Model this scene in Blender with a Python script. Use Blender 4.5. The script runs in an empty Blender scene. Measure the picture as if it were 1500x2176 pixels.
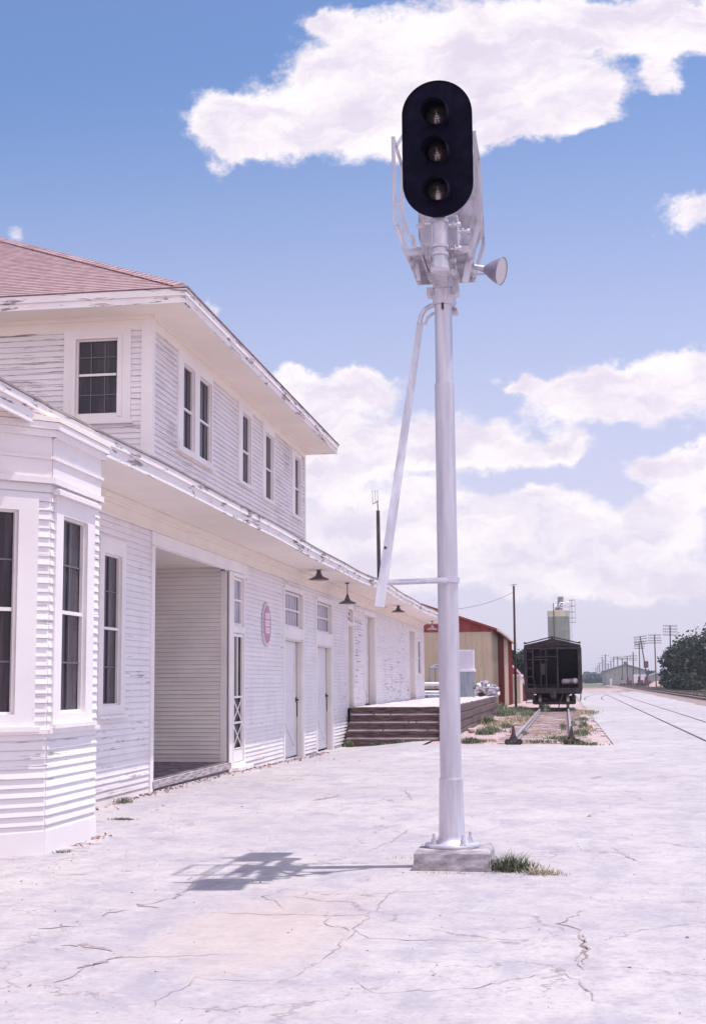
import bpy, bmesh, math, random
from mathutils import Vector, Matrix
random.seed(7)
C = bpy.context.scene
COL = C.collection
R = math.radians
# ------------------------------------------------------------------ camera
FPX, PX, PY, W_, H_ = 2944.0, 727.0, 1080.0, 1500.0, 2176.0
CAMZ = 1.6
YAW, PITCH, ROLL = R(9.009), R(7.169), R(0.4)
_f = Vector((-math.sin(YAW)*math.cos(PITCH), math.cos(YAW)*math.cos(PITCH), math.sin(PITCH)))
_r = Vector((math.cos(YAW), math.sin(YAW), 0)); _u = _r.cross(_f)
CR = math.cos(ROLL)*_r - math.sin(ROLL)*_u
CU = math.cos(ROLL)*_u + math.sin(ROLL)*_r
CF = _f
cd = bpy.data.cameras.new('camera'); cam = bpy.data.objects.new('camera', cd); COL.objects.link(cam)
M = Matrix.Identity(4)
for i in range(3):
    M[i][0] = CR[i]; M[i][1] = CU[i]; M[i][2] = -CF[i]
M[2][3] = CAMZ
cam.matrix_world = M
cd.sensor_fit = 'VERTICAL'; cd.sensor_height = 36.0; cd.sensor_width = 36.0
cd.lens = 36.0*FPX/H_
cd.shift_x = (W_/2-PX)/H_; cd.shift_y = -(H_/2-PY)/H_
cd.clip_start = 0.1; cd.clip_end = 9000
C.camera = cam
def ray(x, y): return CF + (x-PX)/FPX*CR - (y-PY)/FPX*CU
def P(x, y, Y):
    d = ray(x, y); return Vector((0, 0, CAMZ)) + d*(Y/d.y)
def GP(x, y, Z=0.0):
    d = ray(x, y); return Vector((0, 0, CAMZ)) + d*((Z-CAMZ)/d.z)
# ------------------------------------------------------------------ light
C.view_settings.view_transform = 'Standard'; C.view_settings.look = 'None'
C.view_settings.exposure = 0.30; C.view_settings.gamma = 1.0
SUN = Vector((1.0, 0.2, 3.42)).normalized()
sl = bpy.data.lights.new('sun', 'SUN'); so = bpy.data.objects.new('sun', sl); COL.objects.link(so)
so.rotation_euler = (-SUN).to_track_quat('-Z', 'Y').to_euler()
sl.energy = 3.7; sl.angle = R(0.55); sl.color = (1.0, 0.955, 0.93)
EL = math.asin(SUN.z); AZ = math.atan2(SUN.x, SUN.y)
# ------------------------------------------------------------------ world
world = bpy.data.worlds.new('World'); C.world = world; world.use_nodes = True
wn = world.node_tree; wn.nodes.clear()
class NT:
    def __init__(s, t): s.t = t
    def n(s, ty, **k):
        o = s.t.nodes.new(ty)
        for a, v in k.items(): setattr(o, a, v)
        return o
    def put(s, sock, v):
        if hasattr(v, 'is_output') or isinstance(v, bpy.types.NodeSocket): s.t.links.new(v, sock)
        else: sock.default_value = v
    def m(s, op, a, b=None, c=None, clamp=False):
        o = s.n('ShaderNodeMath', operation=op); o.use_clamp = clamp
        s.put(o.inputs[0], a)
        if b is not None: s.put(o.inputs[1], b)
        if c is not None: s.put(o.inputs[2], c)
        return o.outputs[0]
    def vm(s, op, a, b=None, out=0):
        o = s.n('ShaderNodeVectorMath', operation=op); s.put(o.inputs[0], a)
        if b is not None: s.put(o.inputs[1], b)
        return o.outputs[out]
    def rng(s, v, a, b, c=0.0, d=1.0, smooth=True):
        o = s.n('ShaderNodeMapRange'); o.interpolation_type = 'SMOOTHSTEP' if smooth else 'LINEAR'
        s.put(o.inputs[0], v)
        for i, x in enumerate((a, b, c, d)): s.put(o.inputs[1+i], x)
        return o.outputs[0]
    def mix(s, f, a, b, mode='MIX'):
        o = s.n('ShaderNodeMix', data_type='RGBA', blend_type=mode)
        s.put(o.inputs[0], f); s.put(o.inputs[6], a); s.put(o.inputs[7], b)
        return o.outputs[2]
    def noise(s, vec, scale, detail=4, rough=0.55, dist=0.0, col=False):
        o = s.n('ShaderNodeTexNoise'); s.put(o.inputs['Vector'], vec)
        o.inputs['Scale'].default_value = scale; o.inputs['Detail'].default_value = detail
        o.inputs['Roughness'].default_value = rough; o.inputs['Distortion'].default_value = dist
        return o.outputs['Color' if col else 'Fac']
def rgb(r, g, b): return (r, g, b, 1.0)
w = NT(wn)
tc = w.n('ShaderNodeTexCoord').outputs['Generated']
sky = w.n('ShaderNodeTexSky', sky_type='NISHITA'); sky.sun_disc = False
sky.sun_elevation = EL; sky.sun_rotation = AZ; sky.altitude = 100; sky.air_density = 1.0; sky.dust_density = 1.6; sky.ozone_density = 1.0
sp = w.n('ShaderNodeSeparateXYZ'); wn.links.new(tc, sp.inputs[0])
ym = w.m('MAXIMUM', w.m('ABSOLUTE', sp.outputs[1]), 0.12)
gu = w.m('DIVIDE', sp.outputs[0], ym); gv = w.m('DIVIDE', sp.outputs[2], ym)
cb = w.n('ShaderNodeCombineXYZ'); wn.links.new(gu, cb.inputs[0]); wn.links.new(gv, cb.inputs[1]); uv = cb.outputs[0]
# warp the cloud plane a little so edges billow
wc = w.noise(uv, 9.0, 5, 0.6, col=True)
uvw = w.vm('ADD', uv, w.vm('MULTIPLY', w.vm('SUBTRACT', wc, (0.5, 0.5, 0.5)), (0.045, 0.04, 0)))
wc2 = w.noise(uv, 34.0, 4, 0.6, col=True)
uvw = w.vm('ADD', uvw, w.vm('MULTIPLY', w.vm('SUBTRACT', wc2, (0.5, 0.5, 0.5)), (0.026, 0.024, 0)))
def PV(x, y):
    d = ray(x, y); return d.x/d.y, d.z/d.y
blobs = [(560,262,135,70),(448,235,72,68),(520,300,90,40),(700,190,120,120),(860,120,200,120),(860,260,150,70),(690,40,45,25),(1060,120,230,130),(1320,40,260,70),(1500,60,150,70),
 (1255,215,85,55),(1020,270,60,40),(1400,175,40,50),(1150,215,90,70),
 (1475,440,60,50,.9),(1430,470,60,45,.55),(1400,425,60,30,.35),(35,494,45,28,.55),(445,655,40,34,.62),(945,300,120,38),(1130,265,110,35),(330,235,60,30,.2),
 (700,845,125,48),(620,800,50,28),(765,800,60,32),(690,905,80,30),(740,960,110,45),(670,1010,110,42),(950,925,95,40),(1080,965,150,38),(1210,950,60,24),(880,980,90,30),
 (1240,860,105,45),(1310,815,105,42),(1420,830,130,60),(1500,780,80,50),(1110,820,55,14),(1410,995,110,36),(1490,960,60,30),
 (1140,1060,90,30),(930,1070,80,30),(850,1110,140,46),(740,1110,70,26),(1010,1110,150,42),(1340,1120,170,60),(1180,1150,150,40),(1450,1060,60,24),(820,1190,120,30),(1000,1220,260,50),(1350,1230,240,50)]
field = None
for bl in blobs:
    x, y, a, b = bl[:4]; amp = bl[4] if len(bl) > 4 else 1.0
    u0, v0 = PV(x, y); u1, _ = PV(x+a, y); _, v1 = PV(x, y-b)
    d = w.vm('MULTIPLY', w.vm('SUBTRACT', uvw, (u0, v0, 0)), (1/(u1-u0), 1/(v1-v0), 0))
    l = w.vm('LENGTH', d, out=1)
    g = w.m('EXPONENT', w.m('MULTIPLY', w.m('MULTIPLY', l, l), -1.1))
    if amp != 1.0: g = w.m('MULTIPLY', g, amp)
    field = g if field is None else w.m('ADD', field, g)
f1 = w.noise(w.vm('MULTIPLY', uv, (1, 1.3, 0)), 17.0, 12, 0.66); f2 = w.noise(w.vm('ADD', uv, (3.1, 1.7, 0)), 5.0, 5, 0.55)
# scattered cloud low down all round the horizon
low = w.m('MULTIPLY', w.rng(gv, 0.30, 0.10), w.rng(f2, 0.40, 0.64, 0.0, 0.66))
back = w.m('MULTIPLY', w.rng(sp.outputs[1], 0.15, -0.15), w.rng(f2, 0.36, 0.56, 0.0, 1.1))  # unseen cloud behind the camera, added to lift the shaded walls
field = w.m('ADD', w.m('ADD', w.m('MINIMUM', field, 1.3), low), back)
dens = w.rng(w.m('ADD', field, w.m('MULTIPLY', w.m('SUBTRACT', f1, 0.5), 1.9)), 0.36, 0.86)
lp_ = w.noise(w.vm('MULTIPLY', uvw, (1, 1.9, 0)), 13.0, 9, 0.62)
puff = w.rng(w.m('SUBTRACT', lp_, w.m('MULTIPLY', w.m('SUBTRACT', field, 0.7), 0.10)), 0.30, 0.58)
ccol = w.mix(puff, rgb(0.67, 0.61, 0.72), rgb(0.88, 0.82, 0.845))
skyc = w.mix(1.0, sky.outputs[0], rgb(1.0, 1.0, 1.0), 'MULTIPLY')
sc = w.n('ShaderNodeVectorMath', operation='SCALE'); wn.links.new(sky.outputs[0], sc.inputs[0]); sc.inputs[3].default_value = 0.12
tint = w.mix(w.rng(gv, 0.02, 0.42), rgb(.84, .86, 1.12), rgb(.80, .90, 1.12))
blue = w.mix(1.0, sc.outputs[0], tint, 'MULTIPLY')
hz = w.rng(gv, 0.50, 0.0)
blue = w.mix(w.m('MULTIPLY', hz, 0.82), blue, rgb(0.655, 0.61, 0.745))
ccol = w.mix(1.0, ccol, w.mix(w.rng(sp.outputs[1], 0.15, -0.15), rgb(1,1,1), rgb(1.42,1.42,1.5)), 'MULTIPLY')  # that unseen cloud is brightened further for fill
fin = w.mix(w.m('MULTIPLY', dens, w.rng(gv, 0.0, 0.20, 0.75, 0.97)), blue, ccol)
bg = w.n('ShaderNodeBackground'); wn.links.new(fin, bg.inputs[0]); bg.inputs[1].default_value = 1.0
wo = w.n('ShaderNodeOutputWorld'); wn.links.new(bg.outputs[0], wo.inputs[0])
world.cycles.sampling_method = 'MANUAL'; world.cycles.sample_map_resolution = 512
# ------------------------------------------------------------------ mesh helpers
X3, Y3, Z3 = Vector((1,0,0)), Vector((0,1,0)), Vector((0,0,1))
ORG = {}
def org(o): return ORG.get(o.name, Vector((0,0,0)))
def tag(o, label, cat, group=None, kind=None):
    if label: o['label'] = label
    if cat: o['category'] = cat
    if group: o['group'] = group
    if kind: o['kind'] = kind
    return o
def empty(name, loc, label, cat, group=None):
    o = bpy.data.objects.new(name, None); COL.objects.link(o); o.location = loc; o.empty_display_size = .2
    ORG[o.name] = Vector(loc); return tag(o, label, cat, group)
def copy_tree(o, parent=None):
    c = o.copy(); COL.objects.link(c); c.parent = parent
    for ch in list(o.children): copy_tree(ch, c)
    return c
class MB:
    def __init__(s): s.v = []; s.f = []
    def add(s, vs, fs):
        k = len(s.v); s.v += [Vector(p) for p in vs]; s.f += [tuple(i+k for i in f) for f in fs]; return s
    def quad(s, a, b, c, d): return s.add([a,b,c,d], [(0,1,2,3)])
    def box(s, x0,x1,y0,y1,z0,z1): return s.ob(Vector((0,0,0)), X3, Y3, x0,x1,y0,y1,z0,z1)
    def ob(s, O, u, n, a0,a1, d0,d1, z0,z1):
        # oriented box: a along u, d along n, z up
        pts = [O+u*a+n*d+Z3*z for z in (z0,z1) for a,d in ((a0,d0),(a1,d0),(a1,d1),(a0,d1))]
        return s.add(pts, [(0,3,2,1),(4,5,6,7),(0,1,5,4),(1,2,6,5),(2,3,7,6),(3,0,4,7)])
    def bar(s, p, q, w, h, up=None):
        p = Vector(p); q = Vector(q); d = (q-p).normalized()
        up = Vector(up) if up else (Z3 if abs(d.z) < .9 else Y3)
        a = d.cross(up).normalized(); b = a.cross(d).normalized()
        ws = w if isinstance(w, tuple) else (w, w)
        pts = [c+a*i*ww/2+b*j*h/2 for c,ww in ((p,ws[0]),(q,ws[1])) for i,j in ((-1,-1),(1,-1),(1,1),(-1,1))]
        return s.add(pts, [(0,3,2,1),(4,5,6,7),(0,1,5,4),(1,2,6,5),(2,3,7,6),(3,0,4,7)])
    def cyl(s, p, q, r0, r1=None, n=20, cap=True):
        r1 = r0 if r1 is None else r1
        return s.lathe(p, q, [(0, r0), (1, r1)], n, cap)
    def lathe(s, p, q, prof, n=24, cap=True):
        # prof: (t along p->q, radius)
        p = Vector(p); q = Vector(q); d = (q-p); dn = d.normalized()
        a = dn.cross(Z3 if abs(dn.z) < .9 else X3).normalized(); b = dn.cross(a)
        vs = []
        for t, r in prof:
            for i in range(n):
                th = 2*math.pi*i/n; vs.append(p+d*t+(a*math.cos(th)+b*math.sin(th))*r)
        fs = []
        for k in range(len(prof)-1):
            for i in range(n): fs.append((k*n+i, k*n+(i+1)%n, (k+1)*n+(i+1)%n, (k+1)*n+i))
        if cap: fs.append(tuple(range(n-1,-1,-1))); fs.append(tuple((len(prof)-1)*n+i for i in range(n)))
        return s.add(vs, fs)
    def tube(s, path, r, n=8):
        path = [Vector(p) for p in path]
        for i in range(len(path)-1): s.cyl(path[i], path[i+1], r, r, n)
        return s
    def build(s, name, m, parent=None, smooth=False, bevel=0, origin=None, fix=True):
        me = bpy.data.meshes.new(name)
        o = bpy.data.objects.new(name, me); COL.objects.link(o)
        po = org(parent) if parent else Vector((0,0,0))
        if origin is None:
            origin = po if parent else Vector((0,0,0))
        origin = Vector(origin)
        me.from_pydata([p-origin for p in s.v], [], s.f)
        if fix:
            b = bmesh.new(); b.from_mesh(me); bmesh.ops.recalc_face_normals(b, faces=b.faces); b.to_mesh(me); b.free()
        me.materials.append(m)
        if parent: o.parent = parent
        o.location = origin-po; ORG[o.name] = origin
        if smooth:
            me.polygons.foreach_set('use_smooth', [True]*len(me.polygons))
            try: me.set_sharp_from_angle(angle=R(38))
            except Exception: pass
        if bevel:
            md = o.modifiers.new('bevel', 'BEVEL'); md.width = bevel; md.segments = 2; md.limit_method = 'ANGLE'; md.angle_limit = R(40)
        return o
# ------------------------------------------------------------------ materials
def mat(name, base, rough=.7, metal=0, spec=.5, fn=None):
    m = bpy.data.materials.new(name); m.use_nodes = True
    t = NT(m.node_tree); b = m.node_tree.nodes['Principled BSDF']
    b.inputs['Base Color'].default_value = rgb(*base); b.inputs['Roughness'].default_value = rough
    b.inputs['Metallic'].default_value = metal; b.inputs['Specular IOR Level'].default_value = spec
    if fn: fn(t, b)
    return m
def oc(t): return t.n('ShaderNodeTexCoord').outputs['Object']
def geo(t): return t.n('ShaderNodeNewGeometry').outputs['Position']
def bump(t, b, h, st, d=.01):
    o = t.n('ShaderNodeBump'); t.put(o.inputs['Height'], h); o.inputs['Strength'].default_value = st; o.inputs['Distance'].default_value = d
    t.t.links.new(o.outputs[0], b.inputs['Normal'])
def vary(c1, c2, scale=3.0, sv=(1,1,1), detail=5, lo=.35, hi=.65, bst=.15, rough=.6):
    def fn(t, b):
        v = t.vm('MULTIPLY', geo(t), sv); n = t.noise(v, scale, detail, rough)
        t.put(b.inputs['Base Color'], t.mix(t.rng(n, lo, hi), rgb(*c1), rgb(*c2))); bump(t, b, n, bst)
    return fn
def paint(base, wood, dens_, sv, sc=1.0, big=.35, pitch=0, line=.62):
    """old paint: streaks of bare grey wood where it has flaked, patches of worse wear"""
    def fn(t, b):
        g = geo(t); v = t.vm('MULTIPLY', g, sv)
        n1 = t.noise(v, sc, 8, .68, .3); n2 = t.noise(g, big, 3, .5); n3 = t.noise(v, sc*4.3, 4, .6)
        thr = t.m('SUBTRACT', dens_, t.m('MULTIPLY', t.m('SUBTRACT', n2, .5), .34))
        mk = t.rng(t.m('ADD', t.m('MULTIPLY', n1, .72), t.m('MULTIPLY', n3, .28)), thr, t.m('ADD', thr, .045))
        dirt_and_shade = t.mix(t.rng(t.noise(g, 1.3, 5, .6), .3, .75), rgb(*base), rgb(base[0]*.90, base[1]*.89, base[2]*.90))
        wc_ = t.mix(t.rng(n3, .35, .65), rgb(*wood), rgb(wood[0]*1.6, wood[1]*1.55, wood[2]*1.5))
        if pitch:   # shade under each lap painted in as dark lines, with some edge grime
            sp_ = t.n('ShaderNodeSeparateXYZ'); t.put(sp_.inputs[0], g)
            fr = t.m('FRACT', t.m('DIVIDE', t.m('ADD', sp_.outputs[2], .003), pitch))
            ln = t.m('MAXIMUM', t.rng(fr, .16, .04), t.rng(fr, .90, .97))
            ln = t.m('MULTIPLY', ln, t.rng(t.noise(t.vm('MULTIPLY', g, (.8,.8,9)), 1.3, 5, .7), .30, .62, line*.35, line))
            dirt_and_shade = t.mix(ln, dirt_and_shade, rgb(.20,.165,.185))
            isl = t.n('ShaderNodeNewGeometry').outputs['Random Per Island']
            dirt_and_shade = t.mix(t.rng(isl, 0, 1, 0, .13, False), dirt_and_shade, rgb(.50,.45,.47))
            low = t.m('MULTIPLY', t.rng(sp_.outputs[2], .45, .0), t.rng(n2, .35, .6, .2, .6))
            dirt_and_shade = t.mix(low, dirt_and_shade, rgb(.55,.45,.43))
        t.put(b.inputs['Base Color'], t.mix(mk, dirt_and_shade, wc_))
        bump(t, b, t.m('SUBTRACT', t.m('MULTIPLY', n1, .4), t.m('MULTIPLY', mk, .6)), .35, .004)
    return fn
WHT = (.86, .81, .82); WOOD = (.22, .185, .19)
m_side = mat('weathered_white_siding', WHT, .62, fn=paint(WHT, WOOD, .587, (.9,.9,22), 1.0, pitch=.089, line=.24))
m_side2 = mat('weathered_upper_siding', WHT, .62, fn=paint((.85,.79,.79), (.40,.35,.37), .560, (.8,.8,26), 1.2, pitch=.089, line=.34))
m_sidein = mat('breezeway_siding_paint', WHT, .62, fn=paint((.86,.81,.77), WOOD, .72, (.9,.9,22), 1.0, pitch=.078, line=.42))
m_trim = mat('white_trim_paint', (.86,.80,.795), .5, fn=paint((.86,.80,.795), WOOD, .66, (14,14,1.2), 1.0))
m_trimh = mat('white_trim_paint_h', (.86,.80,.795), .5, fn=paint((.86,.80,.795), WOOD, .66, (1.2,1.2,14), 1.0))
m_fascia = mat('peeling_fascia_paint', (.80,.76,.77), .6, fn=paint((.86,.80,.79), (.17,.14,.145), .545, (1.6,1.6,17), 1.0, .8))
m_soffit = mat('soffit_paint', (.80,.75,.70), .6, fn=vary((.86,.78,.71), (.82,.745,.68), 1.5, (1,1,1), 5, .35,.65,.05))
m_door = mat('pale_door_paint', (.74,.73,.77), .55, fn=paint((.78,.745,.77), (.30,.24,.20), .62, (9,9,.9), 1.0, .9))
m_reveal = mat('cream_jamb_paint', (.74,.69,.64), .55, fn=paint((.74,.69,.65), (.3,.24,.2), .64, (9,9,.9), 1.0, .9))
def _glass(t, b):
    g = geo(t); n = t.noise(t.vm('MULTIPLY', g, (4,4,.35)), 2.2, 3, .6)
    t.put(b.inputs['Base Color'], t.mix(t.rng(n, .42, .62), rgb(.030,.023,.032), rgb(.066,.052,.064)))
    b.inputs['Roughness'].default_value = .25; b.inputs['Specular IOR Level'].default_value = .35
m_glass = mat('screened_window_glass', (.06,.05,.07), .25, fn=_glass)
m_glassl = mat('pale_barred_glass', (.34,.33,.40), .3, fn=vary((.30,.29,.36), (.42,.41,.48), 3, (3,3,1)))
m_munt = mat('screen_muntin_paint', (.13,.115,.14), .6)
m_shing = mat('faded_red_shingle', (.38,.25,.27), .9, fn=vary((.31,.195,.215), (.43,.30,.315), 5, (1,1,1), 6, .3,.7,.3))
m_shing2 = mat('faded_red_ridge_shingle', (.42,.24,.25), .9, fn=vary((.28,.17,.185), (.42,.28,.295), 3, (1,1,1), 4, .3,.7,.3))
m_lowroof = mat('grey_brown_roofing', (.3,.26,.25), .9, fn=vary((.24,.19,.18), (.36,.31,.30), 2))
def _alu(t, b):
    g = geo(t); n = t.noise(t.vm('MULTIPLY', g, (9,9,.7)), 2.0, 6, .6); n2 = t.noise(g, 26, 4, .6)
    t.put(b.inputs['Base Color'], t.mix(t.rng(n, .3, .7), rgb(.52,.50,.56), rgb(.66,.63,.70)))
    t.put(b.inputs['Roughness'], t.rng(n2, .3, .7, .36, .55)); bump(t, b, n2, .06, .003)
m_alu = mat('aluminium_paint', (.62,.60,.66), .5, .5, fn=_alu)
m_alu2 = mat('aluminium_paint_worn', (.50,.47,.52), .55, .35, fn=vary((.36,.33,.36), (.54,.51,.58), 7, (1,1,1), 5, .35,.6,.15))
m_black = mat('matt_black_signal_paint', (.004,.003,.010), .7, spec=.08, fn=vary((.003,.0025,.010), (.008,.007,.022), 9, (1,1,1), 5, .3,.7,.1))
m_lens = mat('signal_lens_glass', (.36,.31,.33), .25, .75, .5, fn=vary((.32,.27,.29), (.42,.36,.38), 30, (1,1,1), 2, .3,.7,.02))
m_lens2 = mat('amber_signal_lens_glass', (.38,.30,.29), .25, .75, .5)
m_gap = mat('dark_gap', (.03,.025,.03), .9)
m_dark = mat('dark_iron', (.05,.04,.045), .6, .3, fn=vary((.04,.032,.036), (.09,.065,.06), 8))
m_lamp = mat('dull_enamel_lamp', (.10,.085,.10), .5, fn=vary((.075,.065,.08), (.14,.12,.14), 12))
m_lampw = mat('pale_enamel_lamp', (.55,.50,.52), .5)
m_reflout = mat('grey_reflector_shell', (.26,.25,.34), .45, .3, fn=vary((.22,.21,.29), (.32,.30,.39), 14))
m_reflin = mat('reflector_inside', (.62,.56,.56), .4, .2)
m_redsign = mat('faded_red_enamel', (.62,.22,.30), .5, fn=vary((.46,.22,.30), (.54,.29,.37), 6))
m_pink = mat('faded_pink_enamel', (.80,.55,.62), .5)
m_signw = mat('white_enamel', (.82,.74,.82), .5)
m_faint = mat('faded_lettering', (.66,.48,.58), .6)
m_conc = mat('footing_concrete', (.42,.38,.40), .9, fn=vary((.24,.21,.235), (.46,.42,.45), 6, (1,1,2.2), 8, .3,.7,.8))
m_timber = mat('dark_creosote_timber', (.10,.055,.055), .85, fn=vary((.06,.036,.038), (.19,.125,.122), 2.2, (1.4,1.4,16), 7, .35,.68,.5))
m_timbert = mat('painted_sunlit_tread_edge', (.55,.46,.48), .85, fn=vary((.50,.42,.44), (.80,.75,.80), 2.0, (1.5,6,6), 6, .35,.6,.3))  # pale colour painted in for sun on the timber edges
m_fill = mat('platform_gravel_top', (.50,.43,.45), .95, fn=vary((.42,.34,.35), (.64,.57,.60), 2.5, (1,1,1), 9, .35,.65,.6))
m_tan = mat('tan_metal_cladding', (.50,.40,.22), .5, fn=vary((.46,.37,.27), (.53,.44,.33), 3, (1,1,.2)))
m_cream = mat('cream_metal_cladding', (.66,.56,.34), .5, fn=vary((.60,.51,.41), (.66,.58,.48), 3, (1,1,.2)))
m_redm = mat('barn_red_metal', (.34,.045,.035), .5, fn=vary((.20,.026,.026), (.28,.045,.042), 3, (1,1,.3)))
m_rust = mat('hopper_car_brown', (.06,.04,.045), .75, fn=vary((.020,.014,.019), (.058,.038,.044), 2.6, (1,1,.5), 7, .32,.7,.3))
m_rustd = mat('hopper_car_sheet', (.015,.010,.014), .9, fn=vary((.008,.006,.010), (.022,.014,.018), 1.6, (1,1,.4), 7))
m_wheel = mat('worn_wheel_steel', (.45,.42,.43), .4, .6)
m_tank = mat('pale_reservoir_paint', (.30,.26,.28), .5, fn=vary((.20,.15,.17), (.42,.40,.44), 3))
m_rail = mat('dull_rail_steel', (.36,.33,.36), .5, .4, fn=vary((.27,.22,.23), (.46,.43,.48), 5, (2,.4,2)))
m_raild = mat('rusty_dark_rail', (.06,.04,.042), .7, .2, fn=vary((.04,.026,.03), (.09,.06,.062), 5, (2,.4,2)))
m_tie = mat('old_wooden_tie', (.22,.15,.14), .9, fn=vary((.26,.18,.175), (.46,.36,.35), 6))
m_green = mat('sage_green_silo', (.25,.29,.19), .6, fn=vary((.21,.23,.20), (.27,.29,.25), 1.0, (1,1,.1)))
m_greenl = mat('pale_cream_silo_band', (.52,.50,.38), .6)
m_white = mat('white_metal', (.78,.74,.80), .5)
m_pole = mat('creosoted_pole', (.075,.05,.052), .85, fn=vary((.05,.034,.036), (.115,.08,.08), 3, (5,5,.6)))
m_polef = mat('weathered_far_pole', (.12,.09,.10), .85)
m_ware = mat('grey_green_warehouse', (.33,.33,.30), .7, fn=vary((.30,.30,.275), (.37,.37,.34), 1.2, (1,1,.2)))
m_wareroof = mat('grey_warehouse_roof', (.20,.21,.22), .7)
m_galv = mat('galvanised_sheet', (.34,.38,.44), .4, .5, fn=vary((.28,.32,.38), (.42,.46,.52), 3, (6,6,.6)))
m_card = mat('pale_carton', (.66,.62,.72), .7, fn=vary((.64,.60,.70), (.70,.66,.76), 2))
m_sack = mat('dusty_white_sack', (.62,.57,.60), .9, fn=vary((.45,.41,.45), (.74,.69,.72), 4, (1,1,1), 5, .35,.6,.4))
m_sackg = mat('dusty_grey_sack', (.30,.29,.35), .9, fn=vary((.24,.23,.28), (.40,.38,.44), 4))
m_heap = mat('pinkish_gravel_heap', (.42,.31,.29), .95, fn=vary((.34,.25,.235), (.50,.385,.36), 3, (1,1,1), 8, .3,.7,.5))
def leafm(name, a, b_):
    def fn(t, b):
        oi = t.n('ShaderNodeNewGeometry').outputs['Random Per Island']
        t.put(b.inputs['Base Color'], t.mix(oi, rgb(*a), rgb(*b_)))
        b.inputs['Roughness'].default_value = .6
    return mat(name, a, .6, 0, .3, fn=fn)
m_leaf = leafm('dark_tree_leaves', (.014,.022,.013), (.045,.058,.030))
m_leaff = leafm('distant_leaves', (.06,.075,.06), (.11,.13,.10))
m_grass = leafm('dusty_green_grass', (.085,.105,.06), (.21,.225,.15))
m_straw = leafm('dry_grass', (.30,.25,.16), (.46,.39,.28))
m_bark = mat('tree_bark', (.09,.065,.06), .9)
# pavement: bleached concrete, hairline cracks, patches, rust stain
def _pave(t, b):
    g = geo(t)
    wv = t.vm('ADD', g, t.vm('MULTIPLY', t.vm('SUBTRACT', t.noise(g, .9, 6, .62, col=True), (.5,.5,.5)), (1.6,1.6,0)))
    wv = t.vm('MULTIPLY', wv, (1,1,0))
    vo = t.n('ShaderNodeTexVoronoi', feature='DISTANCE_TO_EDGE'); t.put(vo.inputs['Vector'], t.vm('MULTIPLY', wv, (.50,.36,0))); vo.inputs['Scale'].default_value = 1.0
    vo2 = t.n('ShaderNodeTexVoronoi', feature='DISTANCE_TO_EDGE'); t.put(vo2.inputs['Vector'], wv); vo2.inputs['Scale'].default_value = 1.35
    big = t.noise(g, .22, 5, .6); mid = t.noise(t.vm('MULTIPLY', g, (1,.6,1)), 1.9, 11, .74); fine = t.noise(g, 22, 5, .65); sp_ = t.noise(g, 7, 6, .7)
    wid = t.rng(t.noise(g, .8, 4, .6), .40, .75, .0006, .010)
    c1 = t.m('MULTIPLY', t.m('LESS_THAN', vo.outputs['Distance'], wid), t.rng(t.noise(g, .5, 3, .5), .36, .46))
    wid2 = t.rng(t.noise(g, 1.6, 4, .6), .48, .72, .0, .009)
    c2 = t.m('MULTIPLY', t.m('LESS_THAN', vo2.outputs['Distance'], wid2), t.rng(t.noise(g, .33, 3, .5), .50, .58, 0, .8))
    base = t.mix(t.rng(big, .36, .66), rgb(.395,.355,.375), rgb(.475,.432,.432))
    base = t.mix(t.rng(mid, .42, .66, 0, .8), base, rgb(.31,.285,.335))
    grn = t.noise(g, 5.5, 8, .8)
    base = t.mix(t.rng(grn, .50, .66, 0, .6), base, rgb(.29,.25,.275))
    base = t.mix(t.rng(grn, .47, .36, 0, .45), base, rgb(.53,.49,.495))
    base = t.mix(t.rng(fine, .50, .75, 0, .55), base, rgb(.27,.24,.28))
    # broken, darker scabs where the skim coat has come away
    spx = t.n('ShaderNodeSeparateXYZ'); t.put(spx.inputs[0], g)
    nearb = t.m('ADD', t.rng(spx.outputs[0], -1.5, -4.6, 0, .075), t.rng(spx.outputs[1], 100, 190, 0, .13))
    scab = t.rng(t.m('ADD', t.noise(t.vm('MULTIPLY', g, (.8,1.5,1)), .95, 9, .72), nearb), .665, .70)
    base = t.mix(scab, base, t.mix(t.rng(fine, .4, .6), rgb(.24,.175,.185), rgb(.38,.31,.33)))
    specks = t.rng(t.m('ADD', sp_, t.m('MULTIPLY', nearb, .4)), .685, .73, 0, .7)
    base = t.mix(specks, base, rgb(.22,.15,.16))
    # rust wash
    d = t.vm('LENGTH', t.vm('MULTIPLY', t.vm('SUBTRACT', g, (-1.95, 9.35, 0)), (1.3,.55,0)), out=1)
    rs = t.m('MULTIPLY', t.rng(t.m('ADD', d, t.m('MULTIPLY', mid, 1.6)), 2.1, .9), .42)
    base = t.mix(rs, base, rgb(.47,.36,.31))
    base = t.mix(t.m('MAXIMUM', t.m('MULTIPLY', c1, .55), t.m('MULTIPLY', c2, .42)), base, rgb(.20,.155,.17))
    t.put(b.inputs['Base Color'], base)
    h = t.m('SUBTRACT', t.m('ADD', t.m('MULTIPLY', fine, .35), t.m('MULTIPLY', mid, .6)), t.m('ADD', t.m('MULTIPLY', c1, 1.0), t.m('MULTIPLY', scab, .5)))
    bump(t, b, h, .35, .012)
m_pave = mat('bleached_concrete_paving', (.6,.55,.6), .9, 0, .3, fn=_pave)
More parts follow.
